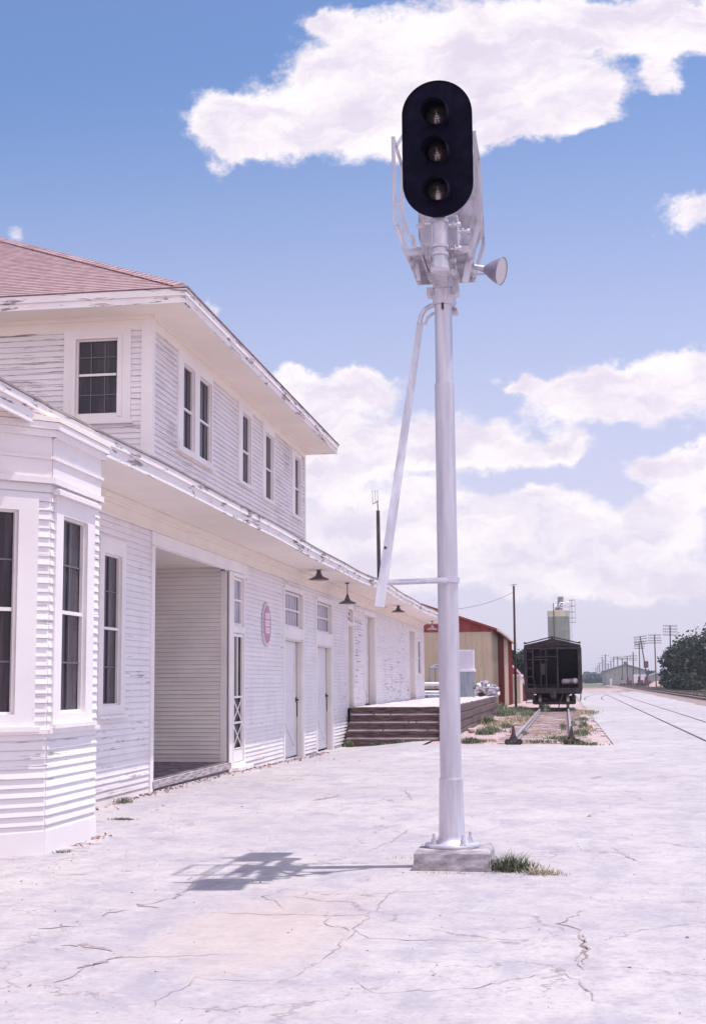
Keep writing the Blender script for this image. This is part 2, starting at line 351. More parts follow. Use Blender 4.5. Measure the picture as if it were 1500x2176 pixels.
def _dirt(t, b):
    g = geo(t); n = t.noise(g, .35, 6, .6); f = t.noise(g, 6, 8, .7); far = t.n('ShaderNodeSeparateXYZ'); t.put(far.inputs[0], g)
    pink = t.mix(t.rng(f, .35, .65), rgb(.30,.215,.21), rgb(.50,.395,.39))
    grass = t.mix(t.rng(f, .35, .65), rgb(.10,.10,.065), rgb(.19,.18,.125))
    k = t.rng(t.m('ADD', n, t.rng(far.outputs[1], 190, 420, -.16, .22)), .47, .62)
    t.put(b.inputs['Base Color'], t.mix(k, pink, grass)); bump(t, b, f, .8, .05)
m_dirt = mat('pink_ballast_and_scrub', (.35,.27,.26), .95, 0, .2, fn=_dirt)
m_bal = mat('pink_ballast', (.40,.29,.285), .95, 0, .2, fn=vary((.31,.215,.215), (.54,.43,.43), 7, (1,1,1), 10, .3,.7,1.0))
m_crack = mat('crack_fill', (.15,.11,.115), .95, fn=vary((.20,.15,.16), (.38,.31,.32), 20))
m_brick = mat('reddish_rubble', (.36,.22,.20), .95, fn=vary((.24,.14,.13), (.52,.38,.36), 12, (1,1,1), 6, .3,.7,.7))

# ================================================================== GROUND
def sst(a, b, x):
    t = max(0., min(1., (x-a)/(b-a))); return t*t*(3-2*t)
def gz(x, y):
    return -0.17*sst(21, 38, y)*(1-sst(-5.9, -3.6, x))*(1-sst(70, 90, y))
def sheet(name, xs, ys, zf, m, keep=None, jit=None):
    b = MB(); idx = {}
    for j, y in enumerate(ys):
        for i, x in enumerate(xs):
            X, Y = (jit(x, y) if jit else (x, y))
            b.v.append(Vector((X, Y, zf(X, Y)))); idx[i, j] = len(b.v)-1
    for j in range(len(ys)-1):
        for i in range(len(xs)-1):
            cx, cy = (xs[i]+xs[i+1])/2, (ys[j]+ys[j+1])/2
            if keep is None or keep(cx, cy): b.f.append((idx[i,j], idx[i+1,j], idx[i+1,j+1], idx[i,j+1]))
    o = b.build(name, m, fix=False); o['kind'] = 'structure'; return o
def frange(a, b, n): return [a+(b-a)*i/n for i in range(n+1)]
xs = [-2600,-1500,-500,-150,-60,-30]+frange(-14,14,28)+[30,60,150,500,1500,2600]
ys = [-500,-100,-20]+frange(-5,100,105)+[130,200,400,900,1700,2600]
sheet('ground', xs, ys, lambda x, y: gz(x,y)-.045, m_dirt)
def rail_off(y): return .0147*y
from mathutils import noise as mn
def pk(cx, cy):
    n = mn.noise(Vector((cx*.8, cy*.3, 0)))*.9+mn.noise(Vector((cx*2.5, cy*1.0, 3)))*.5
    right = 7.3+.0147*cy+n*.5
    if cx > right: return False
    if cy > 205+n*22: return False
    if cx < -6.4+.05*n: return False
    if -3.7 < cx < 1.12+n*.25 and cy > 35.95+n*.12: return False
    if cx <= -3.7 and cy > 38.9: return False
    return True
px_ = frange(-7, 3, 60)+frange(3.4, 15, 30)
py_ = [-8,-4,0]+frange(2, 34, 70)+frange(34.2, 42, 60)+frange(42.5, 90, 95)+frange(92, 170, 39)+frange(173, 310, 40)
sheet('pavement', px_, py_, lambda x, y: gz(x,y)+.0, m_pave, keep=pk)
bb = MB()
for yy in frange(35.5, 100, 90):
    pass
sheet('ballast', frange(-3.6, 2.2, 24), frange(35.4, 112, 120), lambda x, y: gz(x,y)-.02+.025*mn.noise(Vector((x*2, y*2, 0)))-.02*sst(.9, 1.9, x), m_bal)
# hand placed long cracks in the paving
def crack(pts, wd, seed):
    rr = random.Random(seed); out = []
    P_ = [Vector((p.x, p.y, 0)) for p in pts]
    for i in range(len(P_)-1):
        n = max(3, int((P_[i+1]-P_[i]).length/.07))
        for k in range(n):
            q = P_[i].lerp(P_[i+1], k/n); out.append(q+Vector((rr.uniform(-.025,.025), rr.uniform(-.04,.04), 0)))
    out.append(P_[-1])
    b = MB(); n = len(out)
    for i, q in enumerate(out):
        d = (out[min(i+1,n-1)]-out[max(i-1,0)]).normalized(); s = Vector((-d.y, d.x, 0)); wv = wd*.62*rr.uniform(.2,1.6)*(0.3+min(1, 3*min(i, n-1-i)/n))
        b.v += [q+s*wv+Z3*.003, q-s*wv+Z3*.003]
    for i in range(n-1): b.f.append((2*i, 2*i+1, 2*i+3, 2*i+2))
    return b
cb_ = MB()
def addc(pxs, wd, seed):
    k = crack([GP(x, y) for x, y in pxs], wd, seed); cb_.add(k.v, k.f)
addc([(10,2092),(130,2085),(180,2060),(250,2035),(420,2030),(560,2028)], .006, 1)
addc([(250,2035),(165,2058)], .03, 2)
addc([(135,2010),(180,2008),(240,2022)], .035, 3)
addc([(210,1828),(330,1829),(640,1834),(760,1832),(868,1825)], .006, 4)
addc([(400,1862),(412,1880),(370,1910),(290,1925)], .012, 5)
addc([(285,1922),(340,1930)], .03, 6)
addc([(350,1935),(430,1938),(520,1942),(700,1945),(900,1945)], .005, 7)
addc([(700,1940),(690,1962),(760,1980),(785,1995),(900,1998),(1100,2005)], .006, 8)
addc([(1245,1935),(1180,1965),(1228,1972),(1240,2010),(1228,2050),(1240,2062)], .010, 9)
addc([(1236,1985),(1243,2030),(1240,2050)], .014, 10)
addc([(1180,2062),(1240,2090),(1245,2110),(1275,2130)], .009, 11)
addc([(780,1810),(830,1790),(870,1762)], .008, 12)
addc([(860,1680),(875,1700)], .014, 13)
addc([(1090,1850),(1110,1855),(1190,1868)], .006, 14)
addc([(600,1928),(560,1905),(620,1885)], .005, 15)
addc([(560,2110),(650,2060),(690,2040),(830,1900),(900,1870)], .004, 16)
addc([(660,1702),(700,1695),(722,1690)], .06, 17)
addc([(1255,1655),(1275,1650)], .06, 18)
addc([(1200,1550),(1342,1526)], .03, 19)
addc([(1320,1810),(1350,1830),(1300,1800)], .006, 20)
addc([(85,1975),(165,1968)], .02, 21)
addc([(215,1945),(268,1934)], .02, 22)
addc([(740,2080),(800,2110),(1000,2100),(1200,2060)], .004, 23)
addc([(1180,1965),(1000,1990)], .003, 24)
addc([(300,2150),(420,2080),(660,2085)], .004, 25)
addc([(560,1612),(700,1607),(880,1610)], .022, 26)
o = cb_.build('pavement_crack', m_crack, fix=False); o['kind'] = 'structure'
# rubble line along the foot of the wall
rb = MB(); rr = random.Random(5)
for i in range(420):
    y = rr.uniform(13.5, 35); x = -6.05+abs(rr.gauss(0, .10)) if y > 14.6 else -4.9+abs(rr.gauss(0,.06)); s = rr.uniform(.01,.045)
    z = gz(x,y)
    pts = [Vector((x+rr.uniform(-s,s), y+rr.uniform(-s,s), z+h)) for h in (0,0,0,s*.8,s*.7)]
    rb.add(pts, [(0,1,3),(1,2,4,3),(2,0,3,4)])
o = rb.build('rubble', m_brick, fix=True); tag(o, 'reddish rubble and grit along the foot of the depot wall', 'rubble', kind='stuff')

# ================================================================== DEPOT
XW = -6.16; YN, YF = 2.0, 61.5; YU0, YU1 = 20.2, 33.0; ZT = 4.16
O0 = Vector((0,0,0)); OW = Vector((XW,0,0))
depot = empty('depot_building', (XW, 30, 0), 'two storey white clapboard railway depot with peeling paint and a red shingle hip roof', 'building')
def siding(b, O, u, n, a0, a1, z0, z1, holes=(), pitch=.089, proud=.016, seed=0, zb=None):
    rr = random.Random(seed); k = 0; zc = math.floor(z0/pitch+.001)*pitch
    while zc < z1-1e-4:
        zt = min(zc+pitch, z1)
        # boards split at random joints
        joints = [a0]; a = a0+rr.uniform(.5, 4)
        while a < a1-.4: joints.append(a); a += rr.uniform(2.4, 4.9)
        joints.append(a1)
        cuts = sorted(set([zc, zt]+[h for ho in holes for h in (ho[2], ho[3]) if zc+.004 < h < zt-.004]))
        jit = [(rr.uniform(-.0035,.0045), rr.uniform(-.0035,.0035)) for _ in joints]
        for ci in range(len(cuts)-1):
            c0, c1 = cuts[ci], cuts[ci+1]; mid = (c0+c1)/2
            segs = []
            for ji in range(len(joints)-1):
                seg = [(joints[ji], joints[ji+1])]
                for ho in holes:
                    if ho[2]-.001 < mid < ho[3]+.001:
                        ns = []
                        for s in seg:
                            if ho[1] <= s[0] or ho[0] >= s[1]: ns.append(s); continue
                            if ho[0] > s[0]: ns.append((s[0], ho[0]))
                            if ho[1] < s[1]: ns.append((ho[1], s[1]))
                        seg = ns
                for s in seg: segs.append((s, jit[ji]))
            for (s, (jp, jz)) in segs:
                def pt(a, z):
                    t = (z-zc)/pitch; pr_ = (proud+jp)*(1-t)+.001
                    if z > zc+.001 and z < zt-.001: zz = z
                    elif z <= zc+.001: zz = z+jz*.5
                    else: zz = z+.004
                    if zb and zz < zb(a): zz = zb(a)
                    return O+u*a+n*pr_+Z3*zz
                p0, p1, p2, p3 = pt(s[0],c0), pt(s[1],c0), pt(s[1],c1), pt(s[0],c1)
                b.add([p0,p1,p2,p3], [(0,1,2,3)])
                if ci == 0:
                    q0 = p0-n*(proud+jp+.004); q1 = p1-n*(proud+jp+.004)
                    b.add([q0,q1,p1,p0], [(0,1,2,3)])
                b.add([p0,p3,p3-n*.02,p0-n*.02], [(0,1,2,3)]); b.add([p1,p2,p2-n*.02,p1-n*.02], [(0,1,2,3)])
        zc += pitch; k += 1
NX = Vector((1,0,0)); NYm = Vector((0,-1,0))
# openings in the lower wall (y0,y1,z0,z1): window, breezeway, doors
holes = [(17.93,18.92,1.18,3.55), (20.40,25.20,-.3,3.68), (25.50,26.50,.0,3.69),
         (30.40,32.66,2.80,3.70), (30.40,32.66,-.3,2.58), (34.50,36.86,2.80,3.68), (34.50,36.86,-.3,2.53),
         (39.60,40.70,.0,3.74), (42.9,45.6,.0,3.74), (55.7,58.0,.0,3.70), (58.80,60.5,1.85,3.42)]
b = MB()
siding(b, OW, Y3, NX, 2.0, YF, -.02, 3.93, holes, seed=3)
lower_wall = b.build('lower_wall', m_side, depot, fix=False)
b = MB()   # far end wall and the rear walls, foundation
b.box(XW-9, XW, YF-.15, YF-.002, -.2, 4.1); b.box(XW-9.15, XW-9, 2, 20.38, -.2, 4.1); b.box(XW-9.15, XW-9, 25.22, YF, -.2, 4.1); b.box(XW-9.15, XW-9, 20.39, 25.21, 3.7, 4.1); b.box(XW-9, XW-.3, 2.0, 2.15, -.2, 4.1)
b.build('end_wall', m_side, depot)
for (y0, y1) in ((14.2,20.38),(25.22,30.38),(32.68,34.48),(36.88,38.6)):
    yy = y0; b = MB()
    while yy < y1:
        y2 = min(yy+1.2, y1); zz = gz(XW, yy)
        b.ob(OW, Y3, NX, yy, y2, -.12, .004, zz-.08, .09+zz*.55); yy = y2
    b.build('foundation', m_conc, depot)
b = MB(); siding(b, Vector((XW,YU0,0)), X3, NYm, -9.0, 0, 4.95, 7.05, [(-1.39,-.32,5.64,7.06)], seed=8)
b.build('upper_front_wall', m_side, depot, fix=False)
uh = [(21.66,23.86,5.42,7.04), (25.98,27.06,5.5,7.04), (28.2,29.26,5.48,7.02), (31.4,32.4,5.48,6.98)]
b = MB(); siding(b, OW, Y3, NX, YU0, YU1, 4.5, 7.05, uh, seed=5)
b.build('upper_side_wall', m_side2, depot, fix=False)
b = MB(); b.box(XW-9, XW-.03, YU1-.2, YU1-.003, 4.3, 7.3); b.box(XW-9.15, XW-9, YU0, YU1, 4.3, 7.3); b.box(XW-9, XW-.16, YU0+.16, YU1-.3, 7.0, 7.2)
b.build('upper_rear_wall', m_side2, depot)
# frieze boards, crown moulding, corner boards
b = MB()
b.ob(OW, Y3, NX, 2, YF, -.01, .030, 3.925, 4.24); b.ob(OW, Y3, NX, 2, YF, .032, .050, 3.91, 3.94)
b.build('frieze', m_soffit, depot)
b = MB(); b.ob(OW, Y3, NX, 2, YF+.05, .033, .085, 4.09, 4.20); b.ob(OW, Y3, NX, 2, YF+.05, .087, .115, 4.13, 4.21)
b.build('crown_moulding', m_soffit, depot)
b = MB(); b.ob(OW, Y3, NX, YU0+.10, YU1, .0, .028, 7.05, 7.27); b.ob(OW, Y3, NX, YU0, YU1, .030, .055, 7.20, 7.27)
b.ob(Vector((XW,YU0,0)), X3, NYm, -9, -.12, .0, .028, 7.05, 7.27); b.ob(Vector((XW,YU0,0)), X3, NYm, -9, .0, .030, .055, 7.20, 7.27)
b.build('upper_frieze', m_soffit, depot)
def cornerboard(y, z0, z1, wd=.15, front=True):
    b = MB(); 
    if front: b.box(XW-wd, XW+.032, y-.034, y, z0, z1); b.box(XW, XW+.030, y+.002, y+wd*.7, z0, z1)
    else: b.box(XW-.05, XW+.030, y-wd*.7, y+.01, z0, z1)
    b.build('corner_board', m_trim, depot)
cornerboard(YU0, 4.6, 7.26); cornerboard(YU1, 4.6, 7.05, front=False); cornerboard(YF, -.1, 3.92, front=False)
# soffits
XE, XEU = -5.05, -5.45
b = MB(); b.box(-16.2, XE-.01, 2, YF+.9, 4.215, 4.245)
b.build('lower_soffit', m_soffit, depot)
b = MB(); b.box(-16.0, XEU-.01, YU0-.65, YU1+.65, 7.262, 7.285)
b.build('upper_soffit', m_soffit, depot)
# sagging lower fascia
def sag(y): return .022*math.sin(y*.33+1)+.012*math.sin(y*.83)-.03*math.exp(-((y-34)/2.6)**2)+.03*math.exp(-((y-40)/2.5)**2)
ys_ = frange(2.0, YF+.93, 90)
def strip(b, x0, x1, za, zb_, x0t=None, x1t=None):
    x0t = x0 if x0t is None else x0t; x1t = x1 if x1t is None else x1t
    base = len(b.v)
    for y in ys_:
        s = sag(y); b.v += [Vector((x0,y,za+s)), Vector((x1,y,za+s)), Vector((x1t,y,zb_+s)), Vector((x0t,y,zb_+s))]
    for i in range(len(ys_)-1):
        p = base+4*i
        for a in range(4): b.f.append((p+a, p+(a+1)%4, p+4+(a+1)%4, p+4+a))
    b.f.append((base, base+1, base+2, base+3)); e = base+4*(len(ys_)-1); b.f.append((e+3, e+2, e+1, e))
b = MB(); strip(b, XE-.03, XE, 4.165, 4.37); b.box(-16.2, XE-.032, YF+.91, YF+.93, 4.18, 4.39)
b.build('lower_fascia', m_fascia, depot)
b = MB(); strip(b, XE+.002, XE+.03, 4.30, 4.385)
b.build('drip_board', m_fascia, depot)
b = MB(); strip(b, XE-.05, XE+.045, 4.39, 4.408); strip(b, XE-.3, XE+.02, 4.41, 4.425)
b.build('drip_edge', m_lowroof, depot)
# lower roof
b = MB(); xr = -10.7
for k in range(len(ys_)-1):
    ya, yb = ys_[k], ys_[k+1]
    b.quad((XE-.02,ya,4.405+sag(ya)), (XE-.02,yb,4.405+sag(yb)), (xr,yb,6.3), (xr,ya,6.3))
b.quad((xr,2,6.3), (xr,YF+.93,6.3), (-16.3,YF+.93,4.4), (-16.3,2,4.4)); b.add([(XE,YF+.93,4.38),(xr,YF+.93,6.3),(-16.3,YF+.93,4.38)], [(0,1,2)])
b.build('lower_roof', m_lowroof, depot)
# upper fascia
ya, yb = YU0-.66, YU1+.66
b = MB(); b.box(XEU-.03, XEU, ya, yb, 7.255, 7.44); b.box(-16, XEU-.032, ya, ya+.03, 7.255, 7.44); b.box(-16, XEU-.032, yb-.03, yb, 7.255, 7.44)
b.build('upper_fascia', m_fascia, depot)
b = MB(); b.box(XEU+.002, XEU+.03, ya-.03, yb+.03, 7.36, 7.465); b.box(-16, XEU, ya-.030, ya-.002, 7.36, 7.465)
b.build('upper_drip_board', m_fascia, depot)
# upper hip roof, lapped shingle courses
def course_roof(b, A, B, T1, T0, n, lip=.012):
    # A->B eave edge, T0 above A, T1 above B
    A, B, T0, T1 = map(Vector, (A,B,T0,T1)); nn = (B-A).cross(T0-A).normalized()
    if nn.z < 0: nn = -nn
    for i in range(n):
        t0, t1 = i/n, (i+1)/n
        p0, p1, p2, p3 = A.lerp(T0,t0)+nn*lip, B.lerp(T1,t0)+nn*lip, B.lerp(T1,t1), A.lerp(T0,t1)
        b.quad(p0,p1,p2,p3); b.quad(A.lerp(T0,t0), B.lerp(T1,t0), p1, p0)
xe = XEU+.05; y0r, y1r = ya-.05, yb+.05; xw_ = -15.95; hw = (xe-xw_)/2; zr = 7.475+hw*.522; xm = (xe+xw_)/2
E1, E2, E3, E4 = (xe,y0r,7.475), (xe,y1r,7.475), (xw_,y1r,7.475), (xw_,y0r,7.475); T1_, T2_ = (xm,y0r+hw,zr), (xm,y1r-hw,zr)
b = MB(); course_roof(b, E4, E1, T1_, T1_, 44); course_roof(b, E1, E2, T2_, T1_, 44); course_roof(b, E2, E3, T2_, T2_, 44); course_roof(b, E3, E4, T1_, T2_, 44)
b.quad(E1,E2,E3,E4)
uroof = b.build('upper_roof', m_shing, depot, fix=False)
for (p, q) in ((E1,T1_), (E2,T2_)):
    b = MB()
    p = Vector(p); q = Vector(q); L = (q-p).length; n = int(L/.17); d = (q-p)/n; side = Vector((1,1,0)).normalized() if p.y < 25 else Vector((-1,1,0)).normalized()
    for i in range(1, n):
        a = p+d*i; e = p+d*(i+1.15)
        for s in (1,-1):
            o1 = side*s*.15-Z3*.055
            b.quad(a+Z3*.045, a+o1+Z3*.035, e+o1+Z3*.02, e+Z3*.028); b.quad(a+Z3*.045, a+o1+Z3*.035, a+o1-Z3*.0, a+Z3*.01)
    b.build('ridge_cap', m_shing2, depot)
# ---- windows and doors
def frame_rect(b, O, u, n, a0,a1,z0,z1, wd, d0, d1, bot=True):
    b.ob(O,u,n,a0,a0+wd,d0,d1,z0,z1); b.ob(O,u,n,a1-wd,a1,d0,d1,z0,z1)
    b.ob(O,u,n,a0+wd,a1-wd,d0,d1,z1-wd,z1)
    if bot: b.ob(O,u,n,a0+wd,a1-wd,d0,d1,z0,z0+wd)
def window(O, u, n, a0,a1,z0,z1, cw, sashes, zm, cols=1, rows=1, glass=None, sill=True, mw=.018, label=None, cap=False):
    """casing a0..a1 / z0..z1; sashes = [(s0,s1,zb,zt)]"""
    b = MB()
    s0 = sashes[0][0]; s1 = sashes[-1][1]; zb_, zt = sashes[0][2], sashes[0][3]
    b.ob(O,u,n,a0,s0,-.05,.034,z0,z1); b.ob(O,u,n,s1,a1,-.05,.034,z0,z1); b.ob(O,u,n,s0,s1,-.05,.034,zt,z1); b.ob(O,u,n,s0,s1,-.05,.034,z0,zb_)
    for i in range(len(sashes)-1): b.ob(O,u,n,sashes[i][1],sashes[i+1][0],-.05,.034,zb_,zt)
    if cap: b.ob(O,u,n,a0-.05,a1+.05,-.01,.085,z1+.002,z1+.045); b.ob(O,u,n,a0-.02,a1+.02,-.01,.06,z1+.046,z1+.065)
    wd = b.build('window', m_trim, depot)
    if label: wd['label'] = label
    if sill:
        b = MB(); b.ob(O,u,n,a0-.04,a1+.04,-.01,.075,z0-.045,z0-.002); b.build('sill', m_trimh, wd)
    for (p0,p1,q0,q1) in sashes:
        b = MB(); frame_rect(b,O,u,n,p0,p1,q0,q1,.024,-.045,-.008); b.ob(O,u,n,p0+.036,p1-.036,-.04,-.004,zm-.018,zm+.018)
        b.build('sash', m_trim, wd)
        b = MB()
        for c in range(1, cols):
            x = p0+(p1-p0)*c/cols; b.ob(O,u,n,x-mw/2,x+mw/2,-.048,-.030,q0+.036,zm-.024); b.ob(O,u,n,x-mw/2,x+mw/2,-.048,-.030,zm+.024,q1-.036)
        for (ra, rb2) in ((q0,zm),(zm,q1)):
            for r in range(1, rows):
                z = ra+(rb2-ra)*r/rows; b.ob(O,u,n,p0+.036,p1-.036,-.0465,-.031,z-mw/2,z+mw/2)
        if b.v: b.build('muntin', m_munt, wd)
        b = MB(); b.ob(O,u,n,p0+.002,p1-.002,-.075,-.050,q0+.002,q1-.002); b.build('pane', glass or m_glass, wd)
    return wd
window(OW,Y3,NX, 17.86,18.98,1.18,3.60,.12, [(18.04,18.80,1.31,3.38)], 2.36, 2,2)
OU = Vector((XW,YU0,0))
w0 = window(OU,X3,NYm, -1.40,-.32,5.62,7.07,.15, [(-1.20,-.53,5.73,6.92)], 6.36, 3,2, mw=.016)
b = MB(); b.ob(OU,X3,NYm,-1.27,-.46,.035,.055,6.925,6.965); b.ob(OU,X3,NYm,-1.27,-1.205,.035,.055,5.69,6.924); b.ob(OU,X3,NYm,-.525,-.46,.035,.055,5.69,6.924); b.build('stop_bead', m_trim, w0)
window(OW,Y3,NX, 21.62,23.90,5.42,7.10,.1, [(21.94,22.66,5.50,6.92),(22.98,23.82,5.50,6.92)], 6.17, 3,1)
window(OW,Y3,NX, 25.92,27.10,5.50,7.08,.1, [(26.26,27.0,5.54,6.92)], 6.17, 2,1)
window(OW,Y3,NX, 28.14,29.30,5.46,7.08,.1, [(28.42,29.20,5.50,6.90)], 6.15, 2,1)
window(OW,Y3,NX, 31.34,32.44,5.48,7.02,.1, [(31.66,32.36,5.53,6.91)], 6.17, 2,1)
window(OW,Y3,NX, 58.74,60.60,1.85,3.42,.1, [(59.0,60.4,1.95,3.34)], 2.62, 3,1, m_glassl)
# breezeway recess
b = MB(); d = -8.98
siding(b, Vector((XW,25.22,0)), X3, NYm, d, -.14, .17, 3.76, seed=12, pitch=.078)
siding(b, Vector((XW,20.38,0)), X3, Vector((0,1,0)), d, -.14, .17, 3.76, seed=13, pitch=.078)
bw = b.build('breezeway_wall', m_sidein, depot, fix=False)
b = MB(); b.box(XW+d-.05, XW-.02, 20.34, 25.26, 3.76, 3.80); b.box(XW+d-.1,XW-.15,25.28,25.4,0,3.8); b.box(XW+d-.1,XW-.15,20.2,20.32,0,3.8)
b.build('breezeway_ceiling', m_soffit, depot)
b = MB()
for i in range(68):
    x = XW+d+i*.132
    b.box(x, x+.127, 20.38, 25.22, .10, .165+random.uniform(-.003,.003))
b.build('breezeway_floor', mat('worn_floor_boards', (.16,.12,.14), .8, fn=vary((.10,.07,.09),(.24,.19,.21), 3, (3,1,1))), depot)
b = MB(); b.ob(OW,Y3,NX,20.36,25.30,-.06,.05,.04,.15)
b.build('threshold', mat('weathered_threshold', (.36,.31,.32), .9, fn=vary((.24,.19,.20),(.52,.46,.48), 3, (6,1,8))), depot)
b = MB(); b.ob(OW,Y3,NX,20.30,25.22,-.10,-.02,-.16,.035)
b.build('threshold_base', m_conc, depot)
b = MB()   # casings round the breezeway
b.ob(OW,Y3,NX,20.24,20.40,-.12,.036,.0,3.69); b.ob(OW,Y3,NX,25.20,25.46,-.14,.036,-.02,3.69); b.ob(OW,Y3,NX,20.24,26.62,-.02,.038,3.70,3.905)
b.build('breezeway_casing', m_trim, depot)
def door(y0,y1,z0,z1, rec, tz0=None, tz1=None, label=None, brace=True, bars=6, handle=None, cas=.14, glass=m_glassl):
    """recessed plank door, jamb, casing, optional barred transom"""
    b = MB(); b.ob(OW,Y3,NX,y0,y1,-rec-.05,-rec,z0+.02,z1); 
    # rails and a long diagonal brace standing on the leaf
    for (a,c) in ((z0+.05,z0+.25),(z0+(z1-z0)*.5,z0+(z1-z0)*.5+.17),(z1-.17,z1-.01)): b.ob(OW,Y3,NX,y0+.06,y1-.06,-rec+.001,-rec+.022,a,c)
    b.ob(OW,Y3,NX,y0+.005,y0+.16,-rec+.002,-rec+.024,z0+.03,z1-.005); b.ob(OW,Y3,NX,y1-.16,y1-.02,-rec+.002,-rec+.024,z0+.03,z1-.005)
    if brace: b.bar((XW-rec+.012,y0+.22,z0+(z1-z0)*.48),(XW-rec+.012,y1-.25,z0+.30),.13,.022,up=(1,0,0))
    dr = b.build('door', m_door, depot)
    if label: dr['label'] = label
    b = MB(); b.ob(OW,Y3,NX,y1-.018,y1+.0,-rec-.03,-rec+.03,z0,z1); b.build('door_gap', m_gap, dr)
    b = MB(); zt = tz1 or z1
    b.ob(OW,Y3,NX,y1+.001,y1+.05,-rec-.05,-.002,z0-.05,zt+.02); b.ob(OW,Y3,NX,y0-.05,y0-.001,-rec-.05,-.002,z0-.05,zt+.02); b.ob(OW,Y3,NX,y0,y1,-rec-.05,-.002,z1+.001,z1+.05)
    b.build('jamb', m_reveal, depot)
    b = MB()
    b.ob(OW,Y3,NX,y0-cas,y0,-.02,.034,z0-.04,zt+.04); b.ob(OW,Y3,NX,y1,y1+cas,-.02,.034,z0-.04,zt+.04)
    if tz0: b.ob(OW,Y3,NX,y0,y1,-.03,.036,z1+.052,tz0)
    b.ob(OW,Y3,NX,y0,y1,-.02,.036,zt+.0,zt+.12)
    b.build('casing', m_trim, depot)
    if handle:
        b = MB(); hz_ = handle; b.ob(OW,Y3,NX,y1-.14,y1-.04,-rec+.026,-rec+.045,hz_,hz_+.11); b.cyl((XW-rec+.05,y1-.10,hz_+.05),(XW-rec+.09,y1-.10,hz_+.05),.025,n=10)
        b.ob(OW,Y3,NX,y1-.012,y1-.002,-rec+.03,-rec+.05,hz_-.35,hz_); b.build('latch', m_dark, dr)
    if tz0:
        b = MB(); frame_rect(b,OW,Y3,NX,y0+.01,y1-.01,tz0+.002,tz1-.002,.06,-.10,-.05)
        b.ob(OW,Y3,NX,y0+.07,y1-.07,-.098,-.052,(tz0+tz1)/2-.02,(tz0+tz1)/2+.02)
        tr = b.build('transom', m_trim, depot)
        b = MB(); b.ob(OW,Y3,NX,y0+.03,y1-.03,-.135,-.115,tz0+.02,tz1-.02); b.build('pane', glass, tr)
        if bars:
            b = MB()
            for i in range(bars): a = y0+.07+(y1-y0-.14)*(i+.5)/bars; b.ob(OW,Y3,NX,a-.022,a+.022,-.112,-.101,tz0+.06,tz1-.06)
            b.build('bar', m_signw, tr)
    return dr
door(30.42,32.64,-.12,2.56,.17, 2.86,3.68, 'pale door with diagonal brace and iron latch', handle=1.15)
door(34.52,36.84,-.14,2.51,.17, 2.88,3.66, 'pale plank door with padlock below a barred transom', handle=1.2)
door(39.62,40.66,.90,3.22,.22, 3.34,3.72, 'narrow recessed door at the platform edge', brace=False, bars=0, handle=1.9)
d3 = door(42.95,45.56,.88,3.72,.24, None,None, 'tall freight door with small panes at the top', handle=None)
b = MB(); b.ob(OW,Y3,NX,43.3,44.3,-.215,-.205,2.9,3.5); b.build('pane', m_glassl, d3)
door(55.7,57.95,.86,3.68,.26, None,None, 'far freight door standing slightly dark at its edge', brace=False)
# screen door B: transom above, tall screen with crossed panel
b = MB(); frame_rect(b,OW,Y3,NX,25.50,26.48,.05,3.69,.07,-.06,.034); b.ob(OW,Y3,NX,25.571,26.409,-.06,.034,2.55,2.68)
b.build('casing', m_trim, depot)
b = MB(); frame_rect(b,OW,Y3,NX,25.58,26.40,2.69,3.61,.05,-.055,-.01); b.ob(OW,Y3,NX,25.63,26.35,-.05,-.012,3.16,3.20); tr = b.build('transom', m_trim, depot)
b = MB(); b.ob(OW,Y3,NX,25.60,26.38,-.09,-.06,2.70,3.60); b.build('pane', m_glassl, tr)
b = MB(); frame_rect(b,OW,Y3,NX,25.58,26.40,.13,2.54,.06,-.03,.01); b.ob(OW,Y3,NX,25.97,26.01,-.025,.005,1.36,2.48); b.ob(OW,Y3,NX,25.64,26.34,-.027,.008,.13,.36)
for zz in (1.34,.86,.37): b.ob(OW,Y3,NX,25.64,26.34,-.027,.008,zz-.02,zz+.02)
for (za,zb2) in ((.39,.84),(.88,1.32)):
    b.bar((XW,25.64,za),(XW,26.34,zb2),.03,.012,up=(1,0,0)); b.bar((XW-.004,25.64,zb2),(XW-.004,26.34,za),.03,.012,up=(1,0,0))
sd = b.build('screen_door', m_trim, depot); sd['label'] = 'screen door with crossed slats in its lower panel'
b = MB(); b.ob(OW,Y3,NX,25.60,26.38,-.09,-.05,.15,2.52); b.build('screen', m_glass, sd)
b = MB(); b.ob(OW,Y3,NX,25.40,26.68,-.02,.16,-.02,.045); b.build('door_step', m_trimh, depot)
# pilaster boards between platform doors
# ---- bay window
XB = -4.95; YB0, YB1 = 12.90, 14.34; dep = XB-XW
bay = MB(); c45 = Vector((-1,-1,0)).normalized(); n45 = Vector((1,-1,0)).normalized()
OB = Vector((XB,0,0)); OC = Vector((XB,YB0,0)); L45 = dep*math.sqrt(2)
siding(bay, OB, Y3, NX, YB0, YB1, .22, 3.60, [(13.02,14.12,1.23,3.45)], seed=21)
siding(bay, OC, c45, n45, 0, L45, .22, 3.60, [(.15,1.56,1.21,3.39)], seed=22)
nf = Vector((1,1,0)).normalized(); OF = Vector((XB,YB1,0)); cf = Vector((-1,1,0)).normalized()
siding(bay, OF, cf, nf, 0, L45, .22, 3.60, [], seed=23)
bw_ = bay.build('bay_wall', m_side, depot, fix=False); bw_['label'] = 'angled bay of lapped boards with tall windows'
b = MB()
for (O,u,n,L) in ((OB+Y3*YB0,Y3,NX,YB1-YB0),(OC,c45,n45,L45),(OF,cf,nf,L45)):
    b.ob(O,u,n,0,L,.0,.026,3.60,4.02); b.ob(O,u,n,-.02,L+.02,.028,.055,3.56,3.62); b.ob(O,u,n,-.02,L+.02,.028,.05,3.80,3.83)
